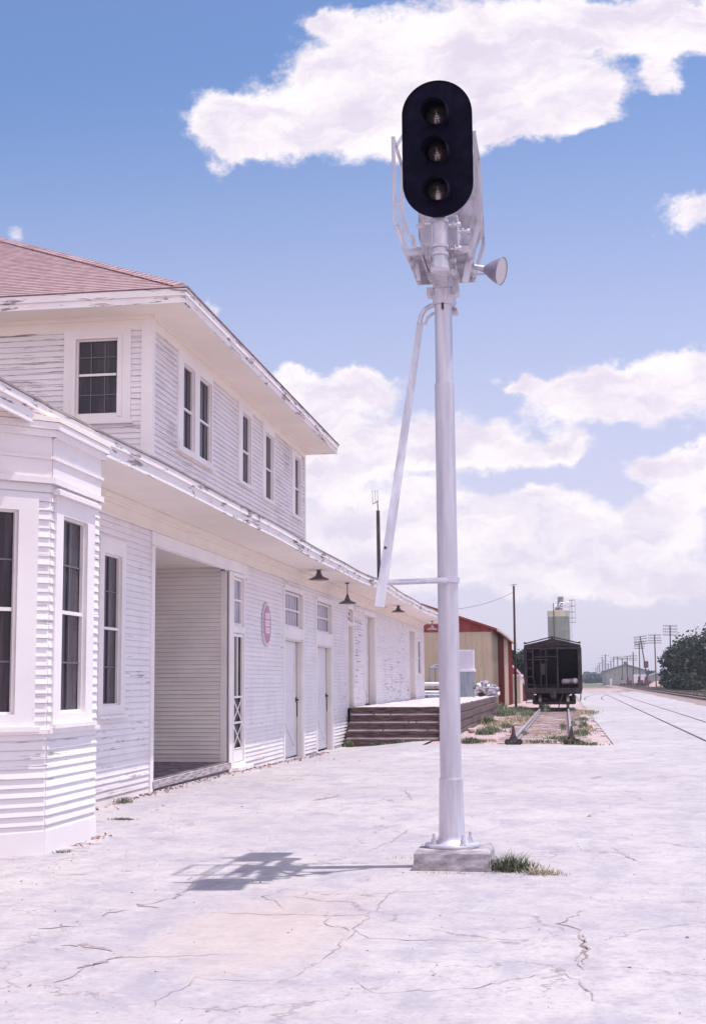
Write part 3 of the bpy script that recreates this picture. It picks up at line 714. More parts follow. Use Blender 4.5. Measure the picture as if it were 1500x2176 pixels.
b.build('bay_frieze', m_trimh, depot)
b = MB()
for (O,u,n,L) in ((OB+Y3*YB0,Y3,NX,YB1-YB0),(OC,c45,n45,L45),(OF,cf,nf,L45)):
    b.ob(O,u,n,-.03,L+.03,-.02,.07,4.02,4.09); b.ob(O,u,n,-.045,L+.045,-.02,.10,4.092,4.16)
b.build('bay_cornice', m_trimh, depot)
b = MB()
b.add([Vector((XB-.02,YB0,z)) for z in (4.05,)] , [])
b = MB(); poly = [(XW,YB0-dep-.12),(XB+.11,YB0-.05),(XB+.11,YB1+.05),(XW,YB1+dep+.12)]
b.add([(x,y,4.165) for x,y in poly]+[(x,y,4.21) for x,y in poly], [(0,1,2,3),(7,6,5,4),(0,4,5,1),(1,5,6,2),(2,6,7,3),(3,7,4,0)])
b.build('bay_cap', m_soffit, depot)
b = MB()
for (O,u,n,L) in ((OB+Y3*YB0,Y3,NX,YB1-YB0),(OC,c45,n45,L45),(OF,cf,nf,L45)): b.ob(O,u,n,-.01,L+.01,-.10,.022,-.06,.21)
b.build('bay_skirt', m_trimh, depot)
window(OB,Y3,NX, 13.0,14.14,1.22,3.46,.16, [(13.20,13.92,1.32,3.28)], 2.32, 2,2, cap=True)
window(OC,c45,n45, .13,1.58,1.20,3.40,.16, [(.335,1.375,1.32,3.28)], 2.32, 3,2)
b = MB(); b.ob(OB,Y3,NX,YB0-.01,YB1+.01,.0,.05,1.13,1.172); b.ob(OC,c45,n45,.0,L45,.0,.05,1.13,1.172)
b.build('bay_sill_band', m_trimh, depot)
# ---- oval station sign
sg = empty('round_sign', (XW+.05,28.44,2.81), 'faded red round enamel sign with white panels on the clapboard wall', 'sign')
b = MB(); cx = Vector((XW+.075,28.44,2.815)); n = 84
def disc(b, x, r, n=84, wav=0, thick=.02, k=28):
    vs = []
    for xx in (x, x+thick):
        for i in range(n):
            th = 2*math.pi*i/n; q = r+wav*math.sin(k*th); vs.append(Vector((XW+xx, 28.44+q*math.cos(th)*.92, 2.815+q*math.sin(th)*1.04)))
    b.add(vs, [tuple(range(n)), tuple(range(2*n-1,n-1,-1))]+[(i,(i+1)%n,n+(i+1)%n,n+i) for i in range(n)])
disc(b, .02, .438, 140, .014, .022); b.build('scalloped_rim', m_card, sg)
b = MB(); disc(b, .044, .425, 84, 0, .005); b.build('ring', m_pink, sg)
b = MB(); disc(b, .051, .375, 84, 0, .005); b.build('face', m_redsign, sg)
rr = random.Random(3)
for (z0,z1,hw_) in ((2.93,3.05,.20),(2.775,2.90,.20),(2.63,2.745,.19)):
    b = MB(); b.box(XW+.057,XW+.062,28.44-hw_,28.44+hw_,z0,z1); pn = b.build('panel', m_signw, sg)
    b = MB()
    for i in range(4):
        y = 28.44-hw_+.05+i*(2*hw_-.08)/4; b.box(XW+.063,XW+.066,y,y+.018,z0+.03,z1-.03)
        if i%2: b.box(XW+.0631,XW+.0661,y+.019,y+.055,z0+.03,z0+.045)
        else: b.box(XW+.0631,XW+.0661,y+.019,y+.055,z1-.045,z1-.03)
    b.build('lettering', m_faint, pn)
# ---- hanging lamps under the eave
def lamp(y, ztop, zbot, dark=True, label='', plate=True):
    x = -5.6; t = empty('eave_lamp', (x,y,zbot), label, 'lamp', 'barn lamps hung under the depot eave')
    r = .235
    b = MB(); b.lathe((x,y,zbot),(x,y,zbot+.22),[(0,r),(.09,r*.98),(.22,r*.70),(.40,r*.36),(.62,r*.27),(.72,r*.24),(.95,r*.14)],24,False)
    b.lathe((x,y,zbot+.004),(x,y,zbot+.22),[(0,r*.96),(.16,r*.68),(.36,r*.30)],24,True)
    b.build('lamp_shade', m_lamp if dark else m_lampw, t, True)
    b = MB(); b.cyl((x,y,zbot+.20),(x,y,4.215),.013,n=8); b.cyl((x,y,zbot+.18),(x,y,zbot+.25),.035,.028,n=12); b.cyl((x,y,4.18),(x,y,4.214),.055,.06,n=12)
    b.build('stem', m_lamp, t, True)
lamp(31.8, 4.2, 3.98, True, 'first dark barn lamp under the eave, nearest the round sign')
lamp(36.1, 4.2, 3.66, True, 'dark barn lamp hanging lowest, on a long stem under the eave')
lamp(47.5, 4.2, 3.99, True, 'small dark lamp under the eave left of the signal mast')
lamp(59.9, 4.1, 3.84, False, 'pale lamp at the far end of the eave against the red gable')

# ================================================================== SIGNAL
MX, MY = -1.015, 12.42
foot = MB(); rr = random.Random(2)
fx0, fx1, fy0, fy1 = -1.335, -.65, 12.06, 12.80
n = 9
def fpt(i, j, top):
    x = fx0+(fx1-fx0)*i/n; y = fy0+(fy1-fy0)*j/n; ins = .028 if top else 0
    cx_, cy_ = (fx0+fx1)/2, (fy0+fy1)/2
    x = cx_+(x-cx_)*(1-ins/.34); y = cy_+(y-cy_)*(1-ins/.37)
    return x, y
vs = []; ix = {}
for L, z in enumerate((-.04, .03, .09, .145, .17)):
    for k in range(4*n):
        if k < n: i, j = k, 0
        elif k < 2*n: i, j = n, k-n
        elif k < 3*n: i, j = 3*n-k, n
        else: i, j = 0, 4*n-k
        t = L/4; cx_, cy_ = (fx0+fx1)/2, (fy0+fy1)/2
        x = fx0+(fx1-fx0)*i/n; y = fy0+(fy1-fy0)*j/n; s = 1-.085*t-(.03 if L == 4 else 0)
        x = cx_+(x-cx_)*s+rr.uniform(-.006,.006); y = cy_+(y-cy_)*s+rr.uniform(-.006,.006)
        vs.append(Vector((x, y, z+(rr.uniform(-.012,.004) if L in (3,4) else 0))))
m4 = 4*n; fs = [(L*m4+k, L*m4+(k+1)%m4, (L+1)*m4+(k+1)%m4, (L+1)*m4+k) for L in range(4) for k in range(m4)]+[tuple(4*m4+k for k in range(m4))]
foot.add(vs, fs); fo = foot.build('signal_footing', m_conc, None, False, 0, (MX,MY,0)); tag(fo, 'rough square concrete block under the silver signal mast', 'footing')
sgn = empty('railway_signal', (MX,MY,.17), 'tall silver railway signal mast with a black three lens head and side reflector', 'signal')
def MC(z): return Vector((MX, MY, z))
b = MB(); b.lathe(MC(.165), MC(1.165), [(0,.235),(.018,.24),(.03,.235),(.031,.225)], 40)
b.build('base_flange', m_alu, sgn, True)
b = MB(); b.lathe(MC(.196), MC(.76), [(0,.160),(.02,.150),(.05,.128),(.09,.117),(.12,.114),(.96,.104),(.975,.106),(1,.102),(1.0,.09)], 40)
b.build('base_sleeve', m_alu, sgn, True)
b = MB(); b.lathe(MC(.74), MC(4.30), [(0,.0945),(.98,.089),(.985,.0905),(1,.0905),(1.0,.084)], 40)
b.build('pole', m_alu, sgn, True)
b = MB(); b.lathe(MC(4.29), MC(5.08), [(0,.081),(1,.079)], 36)
b.build('upper_pole', m_alu, sgn, True)
for i in range(4):
    th = R(35+90*i); c = MC(.19)+Vector((math.cos(th),math.sin(th),0))*.185
    b = MB(); b.cyl(c, c+Z3*.05, .026, n=6); b.cyl(c+Z3*.049, c+Z3*.095, .012, n=8); b.cyl(c+Z3*.008,c+Z3*.016,.036,n=12); b.build('anchor_bolt', m_alu, sgn)
b = MB(); b.lathe(MC(5.04), MC(5.31), [(0,.092),(.06,.096),(.22,.097),(.26,.104),(.5,.106),(.53,.092),(1,.09)], 36)
for s in (-1,1):
    b.box(MX+s*.115-.03, MX+s*.115+.03, MY-.06, MY+.06, 5.12, 5.20); b.cyl((MX+s*.125,MY-.09,5.15),(MX+s*.125,MY+.09,5.15),.014,n=8); b.cyl((MX+s*.125,MY-.10,5.135),(MX+s*.125,MY-.07,5.135),.026,n=6)
b.build('mast_clamp', m_alu, sgn, True)
# hinged crosswise bracket carrying one head facing us and one facing away
YFh, YRh = 11.55, 13.15
b = MB()
for s in (-1,1): b.box(MX+s*.10-.018, MX+s*.10+.018, YFh+.30, YRh-.12, 5.34, 5.45)
b.box(MX-.13, MX+.13, MY-.14, MY+.14, 5.31, 5.338); b.box(MX-.081,MX+.081,YFh+.30,YFh+.325,5.35,5.44); b.box(MX-.081,MX+.081,YRh-.145,YRh-.12,5.35,5.44)
b.build('bracket_arm', m_alu2, sgn, False, .004)
# open-grid platform at both sides
b = MB()
for s in (-1,1):
    x0, x1 = (MX+.125, MX+.285) if s > 0 else (MX-.265, MX-.125)
    for z, wd in ((5.33,.03),):
        b.box(x0, x1, 11.78, 11.805, z, z+.06); b.box(x0, x1, 12.7, 12.725, z, z+.035)
        b.box(x0, x0+.02, 11.806, 12.699, z, z+.035); b.box(x1-.02, x1, 11.806, 12.699, z, z+.035)
    k = 0; yv = 11.83
    while yv < 12.69: b.box(x0+.021, x1-.021, yv, yv+.008, 5.335, 5.36); yv += .038
b.build('foot_grating', m_alu2, sgn)
b = MB()
for s in (-1,1):
    x0, x1 = (MX+.12, MX+.285) if s > 0 else (MX-.26, MX-.12)
    b = MB(); b.box(x0, x1, 12.30, 12.62, 5.40, 5.425); b.box(x0, x1, 12.28, 12.2995, 5.37, 5.56); b.box(x0+.02,x1-.04,12.26,12.279,5.39,5.43)
    b.build('gusset_plate', m_alu2, sgn)
def head(yf, s, main):
    # s=-1 faces the camera (-Y), s=+1 faces away
    hx = -.972 if main else -1.0; z0, z1 = (5.585,6.815) if main else (5.66,6.86)
    zc = (z0+z1)/2; hwid = .306; hh = (z1-z0)/2
    h = MB(); n = 28; out = []
    for k in range(n+1): th = math.pi*k/n; out.append((hwid*math.cos(th), hh-hwid+hwid*math.sin(th)))
    for k in range(n+1): th = math.pi+math.pi*k/n; out.append((hwid*math.cos(th), -(hh-hwid)+hwid*math.sin(th)))
    N = len(out); vs = []
    for (dy, sc_) in ((-.006,1),(.006,1)):
        vs += [Vector((hx+x*sc_, yf+dy, zc+z*sc_)) for x, z in out]
    h.add(vs, [tuple(range(N)), tuple(range(2*N-1,N-1,-1))]+[(i,(i+1)%N,N+(i+1)%N,N+i) for i in range(N)])
    # rolled rim
    vs = []
    for (o_, dy) in ((1.0,-.014),(1.0,.016),(.975,.016),(.975,-.014)):
        vs += [Vector((hx+x*(o_ if abs(x)>0 else 1), yf+dy, zc+z*(1-(1-o_)*.55))) for x, z in out]
    h.add(vs, [(a*N+i, a*N+(i+1)%N, ((a+1)%4)*N+(i+1)%N, ((a+1)%4)*N+i) for a in range(4) for i in range(N)])
    bgp = h.build('background', m_black if main else m_alu2, sgn, True)
    if not main: bgp['label'] = 'rear oval background facing away, seen from behind'
    lens_z = (6.50, 6.165, 5.815) if main else (6.55,6.22,5.88)
    for li, lz in enumerate(lens_z):
        c = Vector((hx, yf, lz)); fwd = Vector((0, s, 0))
        b = MB()    # hood: full tube at the root, cut away underneath toward the front
        n = 28; rh = .108; L = .40
        rows_ = 7; vs = []; fs = []
        for r_ in range(rows_+1):
            t = r_/rows_; open_ = R(8)+R(78)*min(1, t*1.15)   # half-angle missing at the bottom
            for i in range(n+1):
                th = -math.pi/2+open_+(2*math.pi-2*open_)*i/n
                rad = rh*(1+.04*t)
                vs.append(c+fwd*(.014+L*t)+Vector((rad*math.cos(th),0,rad*math.sin(th)-.115*t)))
        for r_ in range(rows_):
            for i in range(n): k = r_*(n+1)+i; fs.append((k,k+1,k+n+2,k+n+1))
        b.add(vs, fs); ho = b.build('hood', m_black, sgn, True, fix=False)
        md = ho.modifiers.new('solid','SOLIDIFY'); md.thickness = .004
        b = MB(); b.lathe(c+fwd*.012, c+fwd*.05, [(0,.122),(.5,.122),(.6,.112),(.6,.096),(.2,.094)], 32, False)
        for k in range(4):
            th = R(45+90*k); q = c+Vector((math.cos(th),0,math.sin(th)))*.133; b.cyl(q+fwd*.008, q+fwd*.024, .009, n=6)
        b.build('lens_ring', m_black, sgn, True)
        prof = [(0,.001)]; r0 = 0
        prof = []
        for k in range(6):
            ra, rb_ = .096*k/6, .096*(k+1)/6
            prof += [(.8-.10*k, max(ra,.0005)), (.8-.10*k-.07, rb_-.0015), (.8-.10*k-.16, rb_-.001)]
        prof = [(.9-.75*(k/12)**2+(.05 if k%2 else 0), max(.096*k/12, .0004)) for k in range(13)]
        b = MB(); b.lathe(c+fwd*.006, c+fwd*.072, prof, 32, False)
        b.build('lens', m_lens2 if (li == 1) else m_lens, sgn, True)
        # housing behind
        b = MB(); bk = -fwd; b.lathe(c+bk*.008, c+bk*.24, [(0,.118),(.55,.115),(.7,.10),(1,.09),(1.0,.03)], 24); b.build('lamp_housing', m_black if False else m_alu, sgn, True)
    # mounting pipe with collars
    py = yf+(.13 if s < 0 else -.13)
    b = MB(); bx = hx-.005; b.lathe((bx,py,5.16),(bx,py,z0+.10),[(0,.068),(.0,.072),(.12,.072),(.12,.060),(1,.060)], 30)
    b.build('head_pipe', m_alu, sgn, True)
    for (zz, rr_) in ((5.585,.078),(5.36,.077),(5.29,.075)):
        b = MB(); b.cyl((bx,py,zz-.014),(bx,py,zz+.014),rr_,n=30)
        b.build('collar', m_alu, sgn, True)
    b = MB(); b.box(bx-.055,bx+.055,py-.05,py+.05,z0+.02,z1-.25); b.build('spine', m_alu2, sgn)
    # cast elbow stepping the pipe back to the arms
    b = MB(); b.bar((bx,py,5.185),(MX,py+(.45 if s<0 else -.45),5.14),.12,.05); b.box(bx-.08,bx+.08,py-.07,py+.09,5.12,5.165)
    b.build('elbow_casting', m_alu2, sgn, False, .008)
head(YFh, -1, True); head(YRh, 1, False)
# small fittings on the right of the head pipe
for (x,y,z,l) in ((965,478,11.75,.10),(985,492,11.9,.10),(968,528,11.75,.09),(962,553,11.8,.05)):
    p = P(x,y,z); b = MB(); b.cyl(p-X3*l/2, p+X3*l/2, .013, n=8); b.cyl(p+X3*l*.3, p+X3*l*.55, .024, n=6); b.cyl(p-X3*l*.1,p-X3*l*.02,.03,n=10); b.build('fitting', m_alu, sgn, True)
for (x,y,z) in ((895,480,11.75),(962,578,12.0)):
    p = P(x,y,z); b = MB(); b.cyl(p-X3*.05, p+X3*.03, .012, n=8); b.cyl(p-Y3*.02,p+Y3*.02,.028,n=8); b.build('fitting', m_alu, sgn, True)
# junction box pair behind the pipe
b = MB(); b.box(MX-.17,MX-.06,12.1,12.3,5.42,5.72); b.box(MX+.07,MX+.17,12.1,12.3,5.45,5.78)
b.build('junction_box', m_alu, sgn, False, .008)
# side rails: angle irons rising from the platform, hooped over the top
for s in (-1,1):
    xb, xm_, xt = (-1.245,-1.395,-1.405) if s < 0 else (-.745,-.645,-.675)
    b = MB()
    for yv in (11.95, 12.6):
        b.bar((xb,yv,5.32),(xm_,yv,5.66),(.034,.034),.008,up=(0,1,0)); b.bar((xm_,yv,5.66),(xt,yv,6.50),.034,.008,up=(0,1,0))
        b.bar((xb+s*.012,yv+.015,5.32),(xm_+s*.012,yv+.015,5.66),.008,.034,up=(0,1,0)); b.bar((xm_+s*.012,yv+.015,5.66),(xt+s*.012,yv+.015,6.50),.008,.034,up=(0,1,0))
        b.bar((xb+.0,yv-.02,5.50),(xm_,yv-.02,5.95),.02,.008,up=(0,1,0)) 
    b.bar((xm_,11.95,5.72),(xm_,12.6,5.72),.03,.008)
    b.bar((xb+s*.02,11.95,5.34),(xb+s*.02,12.6,5.34),.03,.008); b.bar((xt,11.95,6.49),(xt,12.6,6.49),.03,.008)
    b.build('side_rail', m_alu, sgn)
b = MB(); b.bar((-1.405,12.15,6.48),(-1.25,12.15,6.72),.03,.01,up=(0,1,0)); b.bar((-1.25,12.15,6.72),(-.80,12.15,6.72),.03,.01,up=(0,1,0)); b.bar((-.80,12.15,6.72),(-.675,12.15,6.48),.03,.01,up=(0,1,0))
b.bar((-1.05,11.6,6.70),(-1.05,13.1,6.70),.03,.01)
b.build('top_hoop', m_alu, sgn)
b = MB(); b.bar(P(1006,505,12.0),P(988,600,12.0),.058,.03,up=(0,1,0)); b.bar(P(1008,505,12.05),P(1012,485,12.05),.05,.02,up=(0,1,0)); b.build('side_plate', m_alu, sgn)
b = MB(); b.bar(P(877,500,12.0),P(890,597,12.0),.032,.03,up=(0,1,0)); b.build('side_plate', m_alu, sgn)
# reflector shade on two stubs at the right
a0_, a1_ = P(1030,572,12.2), P(1070,577,12.145)
ax = (a1_-a0_).normalized()
b = MB(); b.lathe(a0_, a0_+ax*.165, [(0,.035),(.12,.048),(.3,.070),(.55,.095),(.8,.114),(1,.126)], 32, False); b.lathe(a0_+ax*.001, a0_+ax*.162, [(0,.031),(.3,.066),(.55,.091),(.8,.110),(1,.124)], 32, False)
rf = b.build('reflector', m_reflout, sgn, True, fix=False)
b = MB(); b.lathe(a0_+ax*.10, a0_+ax*.158, [(0,.093),(.5,.108),(1,.121)], 32, True); b.build('reflector_bowl', m_reflin, rf, True)
b = MB(); b.cyl(P(1002,566,12.2), a0_+ax*.01, .022, .030, 14); b.bar(P(1000,584,12.2), P(1030,582,12.2), .022, .018); b.build('reflector_bracket', m_alu2, sgn, True)
# drop bar: curves out of the collar, slants down, ends below the cross strut
pts = [P(932,648,12.42),P(915,650,12.42),P(903,657,12.4),P(895,670,12.4),P(891,688,12.4)]
b = MB(); b.tube(pts, .021, 12)
pts2 = [P(932,664,12.42),P(918,667,12.42),P(908,676,12.4),P(903,690,12.4)]
b.tube(pts2, .012, 10)
for q in pts: b.lathe(q-Z3*.02,q+Z3*.02,[(0,.002),(.2,.0165),(.5,.021),(.8,.0165),(1,.002)],12)
b.build('bar_bend', m_alu, sgn, True)
b = MB(); pa, pb = P(893,684,12.4), P(806,1290,11.75)
b.bar(pa, pb, (.058,.088), .014, up=(0,1,0)); b.bar(pa+Vector((-.02,.02,0)), pb+Vector((-.035,.03,0)), .014, .04, up=(0,1,0))
b.build('slanting_bar', m_alu, sgn, False, .003)
b = MB(); b.bar(P(818,1238,11.85), P(950,1233,12.30), (.055,.046), .02, up=(0,0,1)); b.bar(P(818,1238,11.85)-Y3*.0, P(950,1233,12.30), .012, .05, up=(0,0,1)); 
b.build('cross_strut', m_alu, sgn)
b = MB(); zc_ = P(955,1233,12.4).z; b.cyl(MC(zc_-.024), MC(zc_+.024), .108, n=32); b.cyl(Vector((MX-.03,MY-.15,zc_)),Vector((MX-.03,MY-.09,zc_)),.016,n=8)
b.build('strut_band', m_alu, sgn, True)
b = MB(); rv = P(819,1164,11.88); b.cyl(rv-Y3*.02, rv+Y3*.0, .012, n=8); rv = P(940,650,12.33)
b.bar(rv+Vector((0,0,-.03)), rv+Vector((0,0,.03)), .02, .01); b.build('bolt', m_dark, sgn)

# ================================================================== TIMBER PLATFORM
pl = empty('timber_platform', (-4.7,52,0), 'low freight platform of dark creosoted timbers with a gravel top beside the depot', 'platform')
zb0 = -.17; steps = 5; rise = (.90-zb0)/steps; xa, xb_ = -6.10, -3.30
for i in range(steps):
    z0 = zb0+i*rise; y0 = 38.45+i*.26; rr = random.Random(i)
    b = MB(); b.box(xa+.02*i, xb_-(.0 if i else .05), y0, y0+.6, z0+.018, z0+rise-.006)
    b.build('step_timber', m_timber, pl, False, .015)
    if i < steps:
        # irregular pale strips standing in for sunlight on the tread edges
        b = MB(); x = xa+.05
        while x < xb_-.15 and i > 0:
            x2 = min(x+rr.uniform(.10,.30), xb_-.04); zt = z0+.012; d_ = rr.uniform(.010,.030)
            b.box(x, x2, y0-.012-d_, y0-.001, zt-.030-rr.uniform(0,.022), zt+.012); x = x2+(.0005 if rr.random() < .85 else .04)
        if b.v: b.build('painted_lit_nosing', m_timbert, pl)
for i in range(4):
    b = MB(); y = 38.5
    z0 = zb0+.06+i*.258-.03
    while y < 68.4:
        y2 = min(y+random.uniform(3.5,5.5), 68.4); jx = random.uniform(-.03,.03)
        if not (i == 3 and False): b.box(xb_-.2+jx+(.05 if i%2 else 0), xb_+jx+(.0 if i%2 else .03), y+.02+(i*.26 if y < 39 else 0), y2, z0, z0+.245)
        y = y2
    b.build('side_timber', m_timber, pl, False, .02)
b = MB(); b.box(xb_-.02,xb_+.12,38.42,38.55,-.12,.86); b.build('corner_post', m_timber, pl, False, .01)
b = MB(); xs_ = frange(xa-.02, xb_-.06, 8); yy_ = frange(39.5, 68.35, 60); idx = {}
for j, y in enumerate(yy_):
    for i, x in enumerate(xs_):
        b.v.append(Vector((x, y+random.uniform(-.05,.05)*(j>0), .888+random.uniform(-.015,.02)))); idx[i,j] = len(b.v)-1
for j in range(60):
    for i in range(8): b.f.append((idx[i,j],idx[i+1,j],idx[i+1,j+1],idx[i,j+1]))
b.build('gravel_top', m_fill, pl, fix=False)
b = MB(); b.box(xa,xb_-.22,39.62,68.3,-.3,.86); b.box(-9.5,-6.2,YF+.3,68.3,-.2,.88); b.build('core', m_conc, pl)
# bin with carton, cart, sacks
def at_(x, y, z=.9): return Vector((x,y,z))
t = empty('galvanised_bin', (-4.55,66,.90), 'corrugated galvanised bin with a pale lid standing on the platform behind the mast', 'bin')
b = MB(); x0, x1, y0, y1 = -5.00,-4.20,65.6,66.4
for i in range(9):
    xx = x0+(x1-x0)*i/9; b.box(xx+.012, xx+(x1-x0)/9-.012, y0-.018, y0, .92, 2.03)
b.box(x0,x1,y0+.001,y1,.90,2.05)
b.build('body', m_galv, t); b = MB(); b.box(x0-.04,x1+.04,y0-.05,y1+.04,2.052,2.17); b.build('lid', m_white, t, False, .02)
b = MB(); b.box(-4.97,-4.22,65.65,66.35,2.172,3.08); ct = b.build('carton', m_card, None, False, .02, origin=(-4.6,66,2.17)); tag(ct, 'pale upright carton standing on the galvanised bin', 'carton')
t = empty('baggage_cart', (-6.0,64,.9), 'grey steel hand cart with a tall pipe frame at the end of the depot', 'cart')
b = MB()
c1, c2, c3 = P(913,1420,64), P(925,1413,66.5), P(946,1418,64)
c4 = P(950,1413,66.5)
b.tube([Vector((c1.x,64,1.25)), c1, c3, Vector((c3.x,64,1.25))], .045, 8); b.tube([c1, c2, c4, c3], .04, 8); b.tube([Vector((c2.x,66.5,1.2)), c2], .045, 8); b.tube([c1-Z3*.55, P(897,1448,64)],.03,8)
b.build('frame', m_galv, t, True)
b = MB(); b.box(-6.45,-5.3,63.95,66.5,1.18,1.28); b.build('deck', m_timber, t)
for (x,y) in ((-6.3,64.2),(-5.5,64.2),(-6.3,66.2),(-5.5,66.2)):
    b = MB(); b.lathe((x-.04,y,1.04),(x+.04,y,1.04),[(0,.05),(0,.14),(1,.14),(1,.05)],18); b.build('wheel', m_dark, t, True)
pp = None
for i, (z, y) in enumerate(((1.50,63.2),(1.13,63.0),(1.0,62.7))):
    b = MB(); b.cyl((-6.9,y,z),(-4.9,y+.3,z),.085-.01*i,n=14); b.box(-6.7,-6.6,y-.2,y+.3,.9,z-.08) if i == 0 else None; b.box(-5.4,-5.3,y-.2,y+.4,.9,z-.08) if i == 0 else None
    o = b.build('pipe_length', m_white if i < 2 else m_galv, None, True, 0, (-5.9,y,z)); tag(o, ['white pipe length lying highest beside the hand cart','white pipe length lying low beside the hand cart','grey pipe length lying on the platform gravel'][i], 'pipe', 'pipes laid by the cart')
sack_px = [(1022,1458,.26,0),(1017,1470,.28,0),(1032,1470,.30,0),(1043,1471,.26,1),(1048,1462,.28,1),(1036,1462,.26,0),(1028,1453,.22,1),(1052,1473,.22,0),(1014,1461,.16,2),(1022,1476,.17,2)]
lab = ['white sack leaning at the upper left of the heap','white sack slumped at the lower left of the heap','white sack at the bottom middle of the heap','grey sack at the lower right of the heap','grey sack at the upper right of the heap','dusty white sack in the middle of the heap','grey sack on top of the heap','small white sack at the right foot of the heap','dark small sack at the top left edge of the heap','dark green sack at the front foot of the heap']
for i, (x,y,r,k) in enumerate(sack_px):
    c = P(x,y,64.5+.2*(i%3)); rr = random.Random(i)
    b = MB(); n = 14; vs = []; 
    for a in range(9):
        ph = math.pi*a/8
        for j in range(n):
            th = 2*math.pi*j/n; q = Vector((math.sin(ph)*math.cos(th)*1.15, math.sin(ph)*math.sin(th), math.cos(ph)*.72)); q *= r*.78*(1+.75*mn.noise(q*1.7+Vector((i*3,0,0)))+.10*math.sin(3*th+i)); vs.append(c+q)
    fs = [(a*n+j,a*n+(j+1)%n,(a+1)*n+(j+1)%n,(a+1)*n+j) for a in range(8) for j in range(n)]
    b.add(vs, fs); o = b.build('sack', (m_sack,m_sackg,m_dark)[k], None, True, 0, c); tag(o, lab[i], 'sack', 'heap of sacks on the platform')

# ================================================================== RED AND TAN METAL BUILDING
rbz = 75.0; rb_ = empty('metal_shed', (-8,85,0), 'tan metal building with a barn red gable and red striped side wall', 'building')
XR = -3.87; ze = 4.42; XP = -12.5; zp = ze+(XR-XP)*.345; XL = 2*XP-XR; YR1 = 107
b = MB(); b.box(XL,XR-.03,rbz,rbz+.12,-.2,4.25)
x = XL
while x < XR-.3: b.box(x, x+.04, rbz-.025, rbz-.001, -.1, 4.25); x += .3
b.build('front_wall', m_tan, rb_)
b = MB(); b.add([(XL,rbz-.03,4.255),(XR+.02,rbz-.03,4.255),(XR+.02,rbz-.03,ze),(XP,rbz-.03,zp),(XL,rbz-.03,ze),(XL,rbz+.1,4.255),(XR+.02,rbz+.1,4.255),(XR+.02,rbz+.1,ze),(XP,rbz+.1,zp),(XL,rbz+.1,ze)],
   [(0,1,2,3,4),(9,8,7,6,5),(0,5,6,1),(1,6,7,2),(2,7,8,3),(3,8,9,4),(4,9,5,0)]); b.build('gable', m_redm, rb_)
def onx(px): 
    # depth along the shed side wall seen at photo column px
    d = ray(px, 1440); return XR/d.x*d.y
cuts = [onx(v) for v in (1041.5,1058,1070,1079.5,1087.5)]
for i, (ya_, yb_) in enumerate(zip(cuts[:-1], cuts[1:])):
    b = MB(); ya2 = rbz+.12 if i == 0 else ya_
    b.box(XR-.15,XR+(.03 if i%2 else 0),ya2,yb_,-.1,ze-.02); y = ya2+.2
    while y < yb_-.1: b.box(XR+(.031 if i%2 else .001),XR+(.05 if i%2 else .02),y,y+.05,-.1,ze-.03); y += .45
    if i%2: b.build('side_door', m_redm, rb_)
    else: b.build('side_wall', m_cream, rb_)
YR1 = cuts[-1]
b = MB()
for s in (0,1):
    xe_, sg_ = (XR+.35, 1) if s == 0 else (XL-.35, -1)
    zz = ze-.345*.35
    b.add([(xe_,rbz-.4,zz),(xe_,YR1+.3,zz),(XP,YR1+.3,zp+.02),(XP,rbz-.4,zp+.02),(xe_,rbz-.4,zz+.12),(xe_,YR1+.3,zz+.12),(XP,YR1+.3,zp+.14),(XP,rbz-.4,zp+.14)],[(0,1,2,3),(7,6,5,4),(0,4,5,1),(0,3,7,4),(1,5,6,2)])
b.build('roof', m_redm, rb_)
b = MB(); b.box(XR+.36,XR+.46,rbz-.42,YR1+.3,ze-.16,ze-.03); b.build('gutter', m_cream, rb_)
b = MB(); b.box(XR-.1,XR+.55,YR1+1,YR1+7,0,1.95); ow = b.build('low_cream_wall', m_cream, None, origin=(XR,YR1+3,0)); tag(ow, 'low cream wall stub with a white cap beyond the striped shed', 'wall')
b = MB(); b.box(XR-.15,XR+.62,YR1+.95,YR1+7.05,1.952,2.12); b.build('cap', m_white, ow)
# far red gabled shed beside the hopper car
t = empty('red_shed', (-4.8,122,0), 'small red shed with a pink white rake edge left of the hopper car', 'shed')
xr0, xr1, z_e, z_p = -7.4,-3.45,1.35,3.15
def poly_ex(b, pts, y0, y1):
    n = len(pts); b.add([Vector((x,y0,z)) for x,z in pts]+[Vector((x,y1,z)) for x,z in pts], [tuple(range(n)),tuple(range(2*n-1,n-1,-1))]+[(i,(i+1)%n,n+(i+1)%n,n+i) for i in range(n)])
b = MB(); poly_ex(b, [(xr0,0),(xr1+.25,0),(xr1+.35,.9),(xr1,1.5),(xr1-.35,2.3),(xr1-.9,2.9),(xr0+1.2,2.9),(xr0,1.4)],118,124); b.build('wall', m_redm, t)
b = MB(); 
for (p,q) in (((xr1+.37,.9),(xr1+.02,1.52)),((xr1+.02,1.52),(xr1-.33,2.33)),((xr1-.33,2.33),(xr1-.9,2.93)),((xr1-.9,2.93),(xr0+1.2,2.93))): b.bar((p[0],117.9,p[1]),(q[0],117.9,q[1]),.16,.16,up=(0,1,0))
b.build('trim', m_pink, t)
